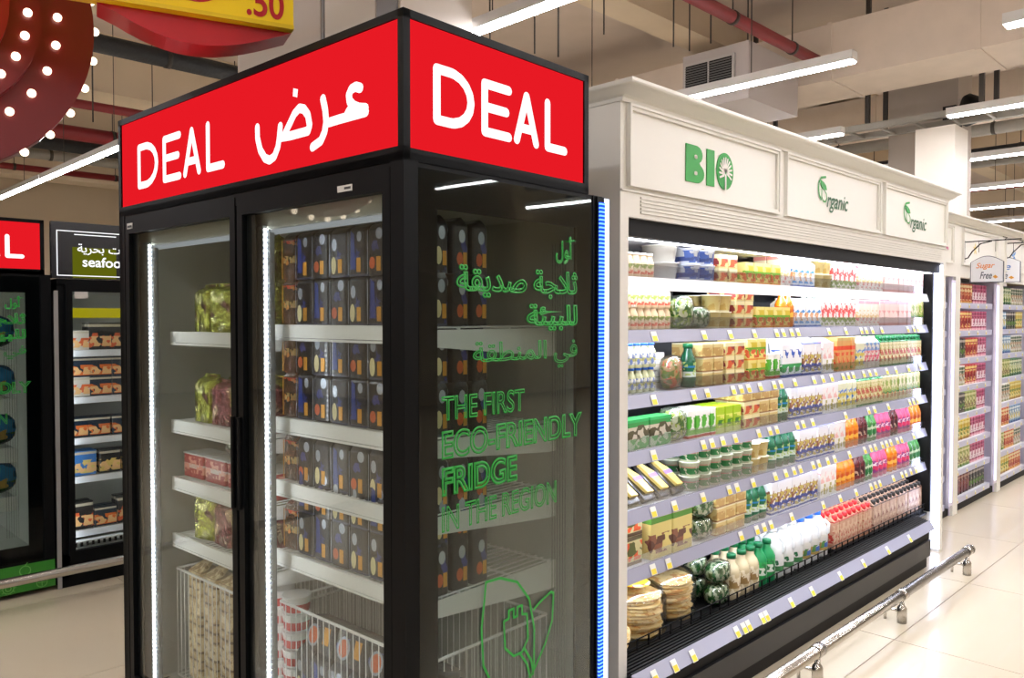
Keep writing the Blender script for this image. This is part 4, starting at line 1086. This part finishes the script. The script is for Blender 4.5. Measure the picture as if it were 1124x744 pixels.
run(2, 'orange_box', 3.32, 3.57, .064, 'orange and red carton')
run(2, 'blue_stripe', 3.58, 3.70, .064, 'cream carton with blue picture')
run(2, 'pink_fruit', 3.71, 3.95, .058, 'carton with pink fruit')
run(2, 'green_top', 3.96, 4.70, .066, 'green topped carton')
# level 3
run(3, 'pot_red', 1.25, 1.36, .085, 'clear pot with fig picture', rows=1)
run(3, 'green_multi', 1.37, 1.66, .155, 'green drink multipack', rows=1)
run(3, 'salad', 1.67, 1.80, .13, 'mixed vegetable bag', rows=1)
run(3, 'white_green', 1.81, 2.03, .062, 'white and green carton', rows=2)
run(3, 'lime_box', 2.04, 2.26, .074, 'lime green box')
run(3, 'fruit_cup', 2.27, 2.42, .085, 'dessert cup pack with fruit', stack=2, h=.063)
run(3, 'tan_pack', 2.27, 2.59, .09, 'tan dessert cup pack', stack=1, h=.063, dz=.127)
run(3, 'tan_pack', 2.43, 2.59, .09, 'tan dessert cup pack low', stack=2, h=.063)
run(3, 'dark_green_bottle', 2.61, 2.75, .074, 'dark green milk bottle')
run(3, 'white_blue', 2.76, 3.12, .074, 'white carton with nut picture')
run(3, 'white_wheat', 3.13, 3.33, .074, 'white carton with wheat picture')
run(3, 'blue_stripe', 3.34, 3.60, .064, 'cream carton with blue picture')
run(3, 'green_top', 3.61, 4.0, .066, 'green topped carton')
run(3, 'cream_green', 4.01, 4.70, .066, 'cream and green carton')
# level 4
run(4, 'green_cup', 1.82, 2.34, .094, 'green and white yogurt cup', stack=3, h=.063, dep=.095)
run(4, 'white_green', 2.26, 2.4, .062, 'tall white and green carton', rows=1, y=.47, dz=.062)
run(4, 'tan_cup', 2.36, 2.54, .094, 'cream yogurt cup', stack=2, h=.073, dep=.095)
run(4, 'dark_green_bottle', 2.56, 2.84, .074, 'dark green milk bottle')
run(4, 'white_blue', 2.85, 3.28, .074, 'white carton with nut picture')
run(4, 'white_wheat', 3.29, 3.44, .074, 'white carton with wheat picture')
run(4, 'orange_juice', 3.46, 3.66, .068, 'orange juice bottle', rows=3, dep=.07)
run(4, 'dark_juice', 3.67, 3.8, .068, 'dark red juice bottle', rows=3, dep=.07)
run(4, 'green_juice', 3.81, 3.94, .066, 'green juice bottle', rows=2, dep=.07)
run(4, 'pink_drink', 3.95, 4.15, .07, 'pink drink bottle', rows=2, dep=.07)
run(4, 'dark_juice', 4.16, 4.30, .068, 'deep red juice bottle', rows=2, dep=.07)
run(4, 'pink_drink', 4.31, 4.5, .07, 'lilac capped drink bottle', rows=2, dep=.07)
run(4, 'orange_juice', 4.52, 4.70, .068, 'amber juice bottle', rows=2, dep=.07)
# level 5
run(5, 'soup', 1.24, 1.50, .125, 'soup box with orange picture', rows=2, dep=.07, stack=2, h=.117)
run(5, 'cereal', 1.52, 1.86, .155, 'cereal box with bio print', rows=4, dep=.055, y=.39)
run(5, 'leaf_bag', 1.88, 2.02, .15, 'leafy salad bag', rows=1, stack=2, h=.1)
run(5, 'tan_pack', 2.03, 2.30, .09, 'tan dessert cup pack', stack=3, h=.063)
run(5, 'dark_green_bottle', 2.32, 2.55, .074, 'dark green milk bottle')
run(5, 'white_blue', 2.56, 3.10, .074, 'white carton with nut picture')
run(5, 'white_wheat', 3.11, 3.33, .074, 'white carton with wheat picture')
run(5, 'orange_juice', 3.35, 3.62, .068, 'orange juice bottle', rows=3, dep=.07)
run(5, 'dark_juice', 3.63, 3.75, .068, 'dark red juice bottle', rows=3, dep=.07)
run(5, 'green_juice', 3.76, 3.90, .066, 'green juice bottle', rows=2, dep=.07)
run(5, 'pink_drink', 3.91, 4.15, .07, 'pink drink bottle', rows=2, dep=.07)
run(5, 'orange_juice', 4.16, 4.30, .068, 'amber juice bottle', rows=2, dep=.07)
run(5, 'pink_drink', 4.31, 4.5, .07, 'lilac capped drink bottle', rows=2, dep=.07)
run(5, 'green_juice', 4.52, 4.70, .068, 'green juice bottle by the end', rows=2, dep=.07)
# deck
run(6, 'leaf_bag', 2.07, 2.21, .14, 'herb bag', rows=2, dep=.12, stack=2, h=.105, y=.43)
run(6, 'clear_milk', 2.21, 2.46, .09, 'clear bottle of tan drink with green cap', rows=2, dep=.09, y=.42)
run(6, 'green_milk', 2.47, 2.64, .09, 'green milk bottle', rows=2, dep=.09, y=.42)
run(6, 'jug_white', 2.65, 2.95, .11, 'white milk jug', rows=3, dep=.13, y=.445)
run(6, 'jug_blue', 2.96, 3.26, .11, 'white milk jug with blue cap', rows=3, dep=.13, y=.445)
run(6, 'coffee', 3.30, 3.85, .066, 'tan carton with red cap', rows=4, dep=.075, y=.40, dz=.03)
run(6, 'coffee_dark', 3.86, 4.70, .066, 'tan carton with black cap', rows=4, dep=.075, y=.40, dz=.03)
rs = cbuild(MB().box(3.29, 4.71, .362, .70, .262, .291), 'deck_riser', blackmatte)

# cheese trays leaning back on the fifth shelf
chy = mat('cheese', (232, 206, 120), .35, var=.1, bscale=20)
for k in range(5):
    x = 1.32 + k * .108
    lab = f'black tray with cheese wedge leaning back, {ordn(k + 1)} from left, fifth dairy shelf'
    if k == 0:
        tr = MB().rbox(-.05, .05, -.012, .012, 0, .20, .008)
        wedge = MB().prism_dir([(-.012, -.0125, .025), (.036, -.0125, .02), (.03, -.0125, .11), (-.02, -.0125, .175), (-.035, -.0125, .16)], (0, -.014, 0))
        band = MB().box(-.03, .034, -.0275, -.027, .085, .105)
        chp = proto('cheese_tray', tr, [mat('tray_black', (24, 24, 28), .25, coat=.5)], 'cheese', [('cheese_wedge', wedge, [chy]), ('label_band', band, [mat('violet_band', (150, 120, 190), .4)])])
    place(chp, (x, .385, SHZ[4] + .01), 0, lab, 'cheese trays on the fifth shelf', rot=(-.85, 0, .12))
# flat bread stacks
breadc = pack('flatbread', (226, 190, 120), [], [(0, 1, (206, 150, 80)), (0, 1, (240, 216, 160))], scale=24, rough=.6)
def flatbread(r):
    mb = MB(); n = 22; nr = 3
    rs_ = [(0.6, .004), (.95, .0), (1.0, .006), (.9, .013), (.4, .011)]
    random.seed(9)
    jr = [1 + random.uniform(-.05, .05) for _ in range(n)]
    i0 = len(mb.v)
    for q, z in rs_:
        for k in range(n):
            a = 2 * PI * k / n; mb.v.append((r * q * jr[k] * math.cos(a), r * q * jr[k] * math.sin(a), z + .0015 * math.sin(3 * a) * q))
    for j in range(len(rs_) - 1):
        for k in range(n):
            k2 = (k + 1) % n; mb.f.append((i0 + j * n + k, i0 + j * n + k2, i0 + (j + 1) * n + k2, i0 + (j + 1) * n + k)); mb.m.append(0); mb.sm.append(True)
    mb.f.append(tuple(i0 + k for k in range(n - 1, -1, -1))); mb.f.append(tuple(i0 + (len(rs_) - 1) * n + k for k in range(n))); mb.m += [0, 0]; mb.sm += [True, True]
    return mb
FB = proto('flatbread', flatbread(.125), [breadc], 'bread')
random.seed(4)
for (cx, cy, n_, nm) in ((1.62, .53, 11, 'left tall'), (1.90, .56, 11, 'right tall'), (1.375, .51, 5, 'low end')):
    for k in range(n_):
        place(FB, (cx + random.uniform(-.012, .012), cy + random.uniform(-.012, .012), .268 + k * .0145), 0, f'round flatbread, {ordn(k + 1)} from the bottom of the {nm} stack', 'flatbreads stacked on the bottom deck',
              rot=(random.uniform(-.012, .012), random.uniform(-.012, .012), random.uniform(0, 6)))
for i, (cx, cy, zt_) in enumerate(((1.62, .53, .262), (1.90, .56, .262))):
    mb = MB().lathe([(.143, 0), (.148, .02), (.145, .15), (.125, .185), (.11, .192)], 20)
    tag(mb.build('plastic_bag', film, None, (cx, cy, zt_ + .001)), ['clear plastic bag round the left tall flatbread stack', 'clear plastic bag round the right tall flatbread stack'][i], 'bag')
pz = MB().lathe([(.06, 0), (.07, .006), (.06, .014)], 16)
tag(pz.build('pizza_topping', pack('topping', (240, 214, 60), [], [(0, 1, (214, 70, 40)), (0, 1, (250, 240, 180))], scale=34, rough=.4), None, (1.62, .52, .46)), 'yellow and red sliced topping packet on the flatbread stack', 'food')
for k in range(3):
    if k == 0:
        bx = proto('wrap_pack', bagmesh(.12, .10, .05), [pack('wrap', (196, 40, 44), [], [(0, 1, (236, 220, 200)), (0, 1, (206, 170, 110))], scale=22, rough=.25, crinkle=.6)], 'bread', [('white_label', MB().box(-.03, .03, -.052, -.05, .012, .04), [sticker])])
    place(bx, (1.29 + .02 * k, .42 + k * .02, .335 + k * .01) if k else (1.30, .415, .335), 0, f'red wrapped bread pack at the left end of the deck, {ordn(k + 1)}', 'red wrapped bread packs')

# ------------------------------------------------------------------ crash rails
def rail(label, x0, x1, y, z, posts, rotz=0, end=True):
    t = thing('crash_rail', label, 'rail', (x0, y, 0))
    L = x1 - x0
    MB().tube([(0, 0, z), (L - .012, 0, z)], .026, 16).build('rail_tube', chrome, t)
    if end: MB().tube([(L - .014, 0, z), (L, 0, z)], .03, 16).build('end_cap', chrome, t)
    for p in posts:
        q = p - x0
        po = MB().lathe([(.024, 0), (.024, .075), (.02, .085), (.012, .095), (.010, z - .02)], 14, cx=q).build('post', chrome, t)
        MB().tube([(q - .03, 0, z), (q + .03, 0, z)], .03, 16).build('saddle', chrome, po)
        MB().tube([(q, .0, .06), (q, .06, .06), (q, .085, .045), (q, .085, .0)], .008, 8).build('side_strut', chrome, po)
    return t
rail('polished steel crash rail on short posts in front of the cream case', 0.98, 4.40, -.02, .15, (1.16, 2.22, 3.23, 4.34))
rail('steel crash rail in front of the far left fridges', -3.5, 2.5, 3.45, .165, (-3, -1.8, -.62, 1.2, 2.3))

# ------------------------------------------------------------------ cream bays behind (sugar-free shelves)
BY = .52
bays = thing('wall_shelving', 'cream shelving bays with cornice beyond the dairy case', 'shelving', (4.95, BY, 0))
def bb(mb, name, m, par=None):
    mb.v = [(x - 4.95, y - BY, z) for x, y, z in mb.v]; return mb.build(name, m, par or bays)
BX1 = 9.9
bb(MB().box(4.95, BX1, BY + .6, BY + .65, 0, 2.36), 'back_panel', cream)
bf = bb(MB().box(4.95, BX1, BY, BY + .05, 1.93, 2.36), 'frieze', cream)
mb = MB()
for p in prof: mb.v += [(4.95, BY + p[0], p[1] - .04), (BX1, BY + p[0], p[1] - .04)]
for i in range(n_prof := len(prof) - 1):
    mb.f.append((2 * i, 2 * i + 1, 2 * i + 3, 2 * i + 2)); mb.m.append(0); mb.sm.append(False)
mb.box(4.95, BX1, BY, BY + .65, 2.36, 2.405)
bb(mb, 'cornice', cream)
bled = emis('bay_led', (222, 226, 255), 2.6)
ledcream = mat('lilac_panel', (214, 208, 226), .4)
parts_x = [4.98, 5.80, 7.06, 8.32, 9.58]
for i, x in enumerate(parts_x):
    p = bb(MB().box(x + .1, x + .22, BY, BY + .6, .0, 1.93), 'partition', cream)
    bb(MB().box(x, x + .1, BY + .0, BY + .02, .09, 1.9).box(x + .09, x + .1, BY + .02, BY + .6, .0, 1.93), 'light_channel', ledcream, p)
    bb(MB().box(x + .02, x + .06, BY - .006, BY, .12, 1.88), 'led_strip', bled, p)
BZ = [.10 + .232 * k for k in range(8)]
for i in range(len(parts_x) - 1):
    a, b = parts_x[i] + .22, parts_x[i + 1]
    bb(mould(a + .02, b - .02 if i else b, 2.03, 2.33, bf, y=BY), 'panel_moulding', cream, bf)
    for z in BZ:
        s = bb(MB().box(a, b, BY + .04, BY + .45, z - .02, z), 'shelf', shm)
        rl = bb(MB().box(a, b, BY + .03, BY + .04, z - .045, z + .002), 'price_rail', mat('rail_lilac', (190, 192, 214), .35), s)
        for q in range(4): price_tag(rl, a + .1 + q * (b - a - .15) / 3.6, BY + .0285, z - .022, .03, .036, off=(4.95, BY))
        bb(MB().box(a + .02, b - .02, BY + .05, BY + .062, z - .034, z - .022), 'shelf_light', emis('bay_shelf_led', (240, 244, 255), 9.0), s)
bb(MB().box(4.95, BX1, BY + .03, BY + .6, 0, .055), 'toe_kick', blackmatte)
# floral decals on the frieze
def petals(cx, cz, r, m, n_=5, ph=0):
    mb = MB()
    for k in range(n_):
        an = 2 * PI * k / n_ + ph; c, s_ = math.cos(an), math.sin(an)
        pts = []
        for q in range(10):
            t = 2 * PI * q / 10; u, v = r * .55 + r * .45 * math.cos(t), r * .17 * math.sin(t)
            pts.append((cx + u * c - v * s_, BY - .001, cz + u * s_ + v * c))
        mb.prism_dir(pts, (0, -.002, 0))
    return bb(mb, 'flower_decal', m, bf)
petals(5.62, 2.17, .09, mat('decal_pink', (206, 110, 150), .5), 4, 1.2)
petals(6.40, 2.18, .05, mat('decal_gold', (220, 200, 130), .5), 5, .3)
petals(7.62, 2.19, .07, mat('decal_blue', (90, 140, 200), .5), 5, .6)
# goods in the bays
BP = []
def bay_pack(nm, base, bl, w, h, d=.07, top='flat', cat='box', name='snack_box'):
    return carton(w, d, h, top, None, pack('bp_' + nm, base, [(0, .1, bl[0]), (.8, .92, bl[1])], [(.15, .75, bl[1]), (.2, .6, bl[2])], scale=26, rough=.4), name=name, cat=cat)
palB = dict(red=((176, 50, 46), [(226, 190, 170), (220, 196, 120), (140, 30, 36)]), pink=((186, 96, 124), [(226, 176, 186), (140, 50, 84), (226, 210, 214)]), orange=((190, 96, 50), [(214, 164, 80), (220, 200, 150), (160, 50, 36)]),
            dark=((46, 42, 44), [(90, 84, 76), (170, 160, 150), (90, 130, 50)]), white=((206, 200, 186), [(160, 160, 120), (80, 100, 76), (176, 140, 110)]), lime=((140, 150, 76), [(84, 120, 50), (206, 200, 150), (126, 100, 56)]),
            yellow=((190, 164, 60), [(150, 110, 36), (216, 204, 140), (100, 126, 50)]), wine=((88, 26, 36), [(46, 18, 26), (160, 126, 110), (120, 40, 50)]), blue=((96, 136, 166), [(50, 84, 140), (200, 210, 214), (200, 184, 110)]), green=((66, 110, 66), [(36, 80, 50), (200, 204, 176), (160, 170, 90)]))
for k_, (b_, l_) in palB.items():
    BP.append(k_); P_['bay_' + k_] = bay_pack(k_, b_, l_, .075, .165)
layout = {1: [('wine', 'dark'), ('lime', 'pink'), ('yellow', 'pink'), ('dark', 'lime', 'pink'), ('white', 'red', 'pink'), ('dark', 'red', 'pink'), ('red', 'pink'), ('orange', 'pink')],
          2: [('yellow', 'orange'), ('lime', 'orange', 'white'), ('orange', 'blue'), ('white', 'yellow'), ('lime', 'green'), ('blue', 'white'), ('blue', 'dark', 'yellow'), ('green', 'white')],
          3: [('yellow', 'lime'), ('white', 'orange'), ('red', 'dark'), ('green', 'lime'), ('blue', 'white'), ('white', 'yellow'), ('dark', 'red'), ('green', 'pink')],
          0: [('dark', 'blue')] * 8}
bayn = {0: 'first', 1: 'second', 2: 'third', 3: 'fourth'}
for i in layout:
    a, b = parts_x[i] + .22, parts_x[i + 1]
    for li, z in enumerate(BZ):
        cols = layout[i][li]; npk = 11 if i else 5
        for k in range(npk):
            c = cols[min(len(cols) - 1, int(k / npk * len(cols)))]
            x = a + .05 + (b - a - .1) * (k + .5) / npk
            place(P_['bay_' + c], (x, BY + .10, z + .001), random.uniform(-.08, .08), f'{c} snack box, {ordn(k + 1)} from left, {ordn(8 - li)} shelf down, {bayn[i]} bay behind dairy case', f'snack boxes in the {bayn[i]} bay')
# hanging arched signs on brackets (plane x = const)
def arched_sign(x, y0, y1, z0, z1, txt1, txt2, m1, label, yb):
    t = thing('hanging_sign', label, 'sign', (x, yb, z1))
    b = MB()
    b.tube([(0, 0, .12), (0, y1 - yb - .12, .12)], .005, 6)
    b.tube([(0, 0, -.02), (0, -.03, -.01), (0, -.06, .04), (0, -.12, .10), (0, -.2, .115)], .005, 6)
    b.tube([(0, 0, -.05), (0, 0, .13)], .007, 6)
    b.tube([(0, y1 - yb + .0, .12), (0, y1 - yb - .02, .135), (0, y1 - yb + .01, .145)], .004, 6)
    for yy in (y0 - yb - .06, y1 - yb + .06): b.tube([(0, yy, .03), (0, yy, .12)], .002, 4)
    b.build('scroll_bracket', blackmatte, t)
    n_ = 12
    def shape(ins):
        a_, b_ = y0 - yb - ins, y1 - yb + ins
        pts = [(0, a_, z0 - z1 + ins), (0, b_, z0 - z1 + ins)]
        for k in range(n_ + 1):
            u = k / n_; y = b_ + (a_ - b_) * u; pts.append((0, y, -.05 + (.05 - ins) * math.sin(PI * u)))
        return pts
    MB().prism_dir([(p[0], p[1], p[2]) for p in shape(0)], (.012, 0, 0)).build('border', mat('sign_border', (96, 100, 110), .5), t)
    pn = MB().prism_dir([(-.001, p[1], p[2]) for p in shape(.006)], (-.002, 0, 0)).build('panel', mat('sign_panel_white', (228, 230, 236), .4), t)
    O = (-.003, 0, 0)
    w = y0 - y1
    def tx(body, f0, f1, g0, g1, m):
        print_text('lettering', m, pn, body, -(y0 - yb) + w * f0, -(y0 - yb) + w * f1, z0 - z1 + (z1 - z0) * g0, z0 - z1 + (z1 - z0) * g1, O=O, U=(0, -1, 0), V=(0, 0, 1), N=(-1, 0, 0), shear=.3, bold=.01, off=.001)
    tx(txt1, .18, .74, .48, .74, m1); tx(txt2, .30, .66, .14, .40, mat('slate_ink', (50, 60, 80), .5))
    lf = MB().prism_dir([(-.004, y - yb, z - z1) for y, z in ((y0 - w * .68, z0 + .045), (y0 - w * .76, z0 + .06), (y0 - w * .84, z0 + .04), (y0 - w * .76, z0 + .03))], (-.001, 0, 0))
    lf.build('leaf_print', mat('leaf_orange', (214, 150, 50), .5), pn)
arched_sign(6.1, .472, .232, 1.885, 2.10, 'Sugar', 'Free', mat('orange_ink', (224, 130, 40), .5), 'arched white Sugar Free sign hanging from a black scroll bracket', .519)
arched_sign(7.35, .70, .40, 1.93, 2.17, 'Lite', 'Free', mat('blue_ink', (70, 120, 190), .5), 'second arched white sign beyond the Sugar Free one', .519)

# ------------------------------------------------------------------ far left: second promo fridge and seafood freezer
fr2 = make_fridge('black fridge with red lit sign and green base at the far left', (-.60, 3.68, 0), 0, 1.5, .80, .83, 2.165, 1.85, .03, frontdoors=True, base_green=True,
                  shelves=[(.06, .72, 1.42), (.06, .72, 1.14), (.06, .72, .86), (.06, .72, .58)], scale=.93)
bluegreen = pack('frozen_pack', (34, 84, 120), [(.0, .2, (40, 70, 40))], [(.1, .6, (70, 110, 60)), (.4, .9, (60, 130, 180)), (.2, .5, (190, 160, 90))], scale=16, rough=.25, crinkle=.4)
fz_p = proto('frozen_chicken_pack', MB().ball((0, 0, .098), .125, .09, .095, 14, 8, 0, .8), [bluegreen], 'frozen food', [('round_badge', MB().lathe([(.02, 0), (.022, .003)], 12), [mat('badge', (190, 180, 120), .4)])])
for si, z in enumerate((1.42, 1.14, .86, .58)):
    for k in range(2):
        o = place(fz_p, (-.31 + .26 * k, 3.82, z + .005), 0, f'blue and green frozen pack, {"left" if k == 0 else "right"}, {shelfname[si]} shelf of far left fridge', 'frozen packs in the far left fridge')
# seafood freezer, front faces -y
sfz = thing('upright_freezer', 'black upright freezer with seafood sign at the far left', 'freezer', (.262, 3.68, 0))
Wf = 1.45
MB().box(0, Wf, 0, .8, 0.0, .05).box(0, .05, 0, .8, .05, 1.80).box(Wf - .05, Wf, 0, .8, .05, 1.8).box(0, Wf, .75, .8, .05, 1.8).box(.0, Wf, .0, .8, .05, .2).box(0, Wf, 0, .8, 1.79, 1.83).build('body_shell', black, sfz)
MB().box(.05, Wf - .05, .73, .745, .2, 1.79).box(.05, Wf - .05, .05, .73, .2, .215).box(.05, Wf - .05, .05, .73, 1.76, 1.785).build('inner_liner', greyliner, sfz)
sg = MB().box(-.026, Wf, -.004, .03, 1.832, 2.165).build('header_sign', mat('sign_black', (20, 20, 26), .25), sfz)
MB().box(.085, .33, -.006, -.004, 1.837, 2.02).build('olive_stripe', emis('olive_lit', (104, 108, 20), .8), sg)
mb = MB()
for (a, b, c, d_) in ((.0, 1.40, 2.110, 2.115), (.0, 1.40, 1.848, 1.853), (.0, .005, 1.848, 2.115), (1.395, 1.40, 1.848, 2.115), (.095, .33, 2.092, 2.097)): mb.box(a, b, -.009, -.007, c, d_)
mb.build('white_outline', signwhite, sg)
pk = dict(O=(0, 0, 0), U=(1, 0, 0), V=(0, 0, 1), N=(0, -1, 0))
print_text('lettering', signwhite, sg, 'seafood', .138, .395, 1.905, 1.965, bold=.015, off=.012, **pk)
print_text('lettering', signwhite, sg, '\ufe94\ufef3\ufeae\ufea4\ufe91 \ufe95\ufefb\ufeee\ufedb\ufe84\ufee3', .11, .52, 1.975, 2.055, bold=.01, off=.012, **pk)
dr = MB()
dr.box(.04, .075, -.03, 0, .19, 1.80).box(.70, .735, -.03, 0, .19, 1.80).box(.075, .70, -.03, 0, 1.755, 1.80).box(.075, .70, -.03, 0, .19, .215)
do = dr.build('door', black, sfz)
MB().box(.075, .70, -.016, -.012, .215, 1.755).build('door_glass', glass_door, do)
MB().box(.085, .16, -.032, -.0305, 1.715, 1.755).build('sticker', sticker, do)
dr = MB()
dr.box(.745, .78, -.03, 0, .19, 1.80).box(1.40, 1.435, -.03, 0, .19, 1.80).box(.78, 1.40, -.03, 0, 1.755, 1.80).box(.78, 1.40, -.03, 0, .19, .215)
do2 = dr.build('door', black, sfz)
MB().box(.78, 1.40, -.016, -.012, .215, 1.755).build('door_glass', glass_door, do2)
MB().box(.09, .68, .05, .06, 1.60, 1.66).build('top_header', emis('olive_strip', (196, 180, 20), .7), sfz)
for b in (.06, .72): MB().box(b, b + .012, .03, .05, .22, 1.74).build('led_tape', emis('freezer_led', (245, 248, 255), 10.0), sfz)
FS = [1.40, 1.115, .865, .63, .30]
for z in FS:
    s = MB().box(.08, 1.37, .09, .6, z - .012, z).build('shelf', wirewhite, sfz)
    MB().box(.08, 1.37, .08, .09, z - .035, z + .004).build('price_rail', mat('rail_white_and_lit', (236, 238, 244), .35), s)
gs = MB().box(.08, 1.37, .03, .085, .235, .25); gq_ = gs.build('deck_grille', whiteplastic, sfz)
mb = MB()
for k in range(40): mb.box(.085 + k * .032, .10 + k * .032, .0295, .031, .22, .245)
mb.build('grille_slots', blackmatte, gq_)
sea = [('dark prawn box', (30, 30, 34), (226, 96, 50), .135, .165), ('white prawn box', (214, 206, 196), (222, 100, 50), .10, .118), ('teal prawn box', (20, 40, 60), (226, 110, 40), .13, .118), ('blue fish bag', (60, 120, 190), (222, 196, 110), .14, .15), ('yellow fish box', (30, 30, 34), (222, 190, 100), .12, .14)]
for i_, (nm, b_, l_, w, h) in enumerate(sea):
    P_['sea%d' % i_] = carton(w, .05, h, 'flat', None, pack('sea_%d' % i_, b_, [(.85, .95, (200, 190, 170))], [(.08, .62, l_), (.12, .5, (240, 190, 130))], scale=24, thr=.5, rough=.35), name='seafood_box', cat='frozen food')
fill = {0: [(1, .09), (0, .20), (0, .33), (4, .46)], 1: [(1, .09), (2, .20), (2, .335), (2, .47)], 2: [(2, .06), (2, .19), (2, .33), (0, .46)], 3: [(3, .10), (4, .25), (4, .38)], 4: [(0, .08), (2, .22), (0, .36)]}
for si, items in fill.items():
    for k, (pi_, x) in enumerate(items):
        for r_ in range(2):
            place(P_['sea%d' % pi_], (.262 + x + .07, 3.68 + .14 + r_ * .07, FS[si] + .0045), 0, f'{sea[pi_][0]}, {ordn(k + 1)} from left, {["front", "back"][r_]}, {["top", "second", "third", "fourth", "bottom"][si]} shelf of seafood freezer', 'seafood boxes in the freezer')
        if si == 1: place(P_['sea2'], (.262 + x + .07, 3.68 + .14, FS[si] + .124), 0, f'teal prawn box lying upper, {ordn(k + 1)} from left, second shelf of seafood freezer', 'seafood boxes in the freezer')
tag(MB().box(0, .022, 0, .012, 0, 1.76).build('cover_strip', mat('strip_silver', (150, 150, 150), .4), None, (.244, 3.672, 0)), 'thin pale cover strip between the far left fridge and the seafood freezer', 'trim strip')

# ------------------------------------------------------------------ hanging marquee sign and price sign, top left
C0 = Vector((-0.735, 1.315, 2.53)) - rt * .044 - Vector((0, 0, .006))
nd = (Vector((-1.1602, -1.5284, 1.6)) - C0); nd.z = 0; nd.normalize()
yawd = math.atan2(nd.y, nd.x)
ms = thing('marquee_sign', 'round dark red marquee sign edged with glowing bulbs, hanging top left', 'sign', tuple(C0), yawd)
K = 2.3 / 879.0
R0, R1, R2 = 190 * K, 132 * K, 98 * K
dred = mat('dark_red_lacquer', (104, 8, 20), .35, coat=.2); red2 = mat('red_lacquer', (140, 12, 26), .3, coat=.4)
def disc(r, x0, x1, m, nm, par, rin=0):
    mb = MB(); n_ = 64
    i0 = 0
    ring = [(r, x0), (r, x1), (rin, x1)] if rin else [(r, x0), (r, x1)]
    for rr_, x in ring: mb.v += [(x, rr_ * math.cos(2 * PI * k / n_), rr_ * math.sin(2 * PI * k / n_)) for k in range(n_)]
    for j in range(len(ring) - 1):
        for k in range(n_):
            k2 = (k + 1) % n_; mb.f.append((j * n_ + k, j * n_ + k2, (j + 1) * n_ + k2, (j + 1) * n_ + k)); mb.m.append(0); mb.sm.append(j == 0)
    if not rin: mb.f.append(tuple(n_ + k for k in range(n_))); mb.m.append(0); mb.sm.append(False)
    mb.f.append(tuple(range(n_ - 1, -1, -1))); mb.m.append(0); mb.sm.append(False)
    return mb.build(nm, m, par)
disc(R0, -.12, .0, dred, 'outer_tier', ms)
disc(R1, .0, .05, dred, 'middle_tier', ms)
disc(R2, .05, .10, red2, 'inner_tier', ms)
cf_ = disc(62 * K, .10, .104, emis('marquee_glow', (255, 236, 232), 2.0), 'lit_centre', ms)
bulbm = emis('bulb', (255, 228, 200), 3.5)
bulb_me = MB().ball((0, 0, 0), .013, .013, .013, 10, 6).mesh('bulb', bulbm)
halo = MB().lathe([(.014, 0), (.011, .006)], 12).mesh('bulb_socket', mat('socket_gold', (190, 120, 80), .3, metal=.5))
for (rad, x, n_, ph) in ((R0, -.05, 33, .02), (150 * K, .012, 28, .05), (117 * K, .062, 27, 0)):
    for k in range(n_):
        a = 2 * PI * k / n_ + ph
        o = put('bulb', bulb_me, ms, (x if rad != R0 else -.03, (rad + (.008 if rad == R0 else 0)) * math.cos(a), (rad + (.008 if rad == R0 else 0)) * math.sin(a)))
for yy in (-.3, .3): MB().tube([(-.06, yy, .35), (-.06, yy, ZC - C0.z)], .004, 5).build('suspension_wire', rodm, ms)
# price sign: from (-.395,.804) to (.085,.651)
A = Vector((-.72, .907, 2.462)); B = Vector((.085, .651, 2.462))
u = (B - A).normalized(); ang = math.atan2(u.y, u.x); Lp = (B - A).length
ps = thing('price_sign', 'yellow hanging price sign with red digits above the fridge', 'sign', tuple(A), ang)
yel = mat('sign_yellow', (240, 206, 20), .35); rdk = mat('sign_red', (176, 20, 32), .35)
pf = MB().box(0, Lp, 0, .05, 0, .42).build('yellow_board', yel, ps)
MB().box(0, Lp, -.006, 0, 0.0, .012).build('bottom_lip', mat('sign_yellow_dark', (220, 186, 20), .35), pf)
rb = []
for k in range(17):
    uu = k / 16; rb.append((Lp * .40 + (Lp * .60) * uu, .03, -.0 - .075 * math.sin(PI * min(1, uu ** .9))))
MB().prism_dir([(Lp * .38, .03, .0)] + rb[1:-1] + [(Lp, .03, 0)], (0, .12, 0)).build('red_swag', rdk, ps)
pk = dict(O=(0, 0, 0), U=(1, 0, 0), V=(0, 0, 1), N=(0, -1, 0))
print_text('digits', rdk, pf, '.50', Lp - .135, Lp - .028, .022, .105, bold=.02, off=.002, **pk)
print_text('digits', rdk, pf, '5', Lp - .34, Lp - .19, .035, .30, bold=.03, off=.002, **pk)
for xx in (.15, Lp - .15): MB().tube([(xx, .025, .42), (xx, .025, ZC - 2.462)], .004, 5).build('suspension_wire', rodm, ps)
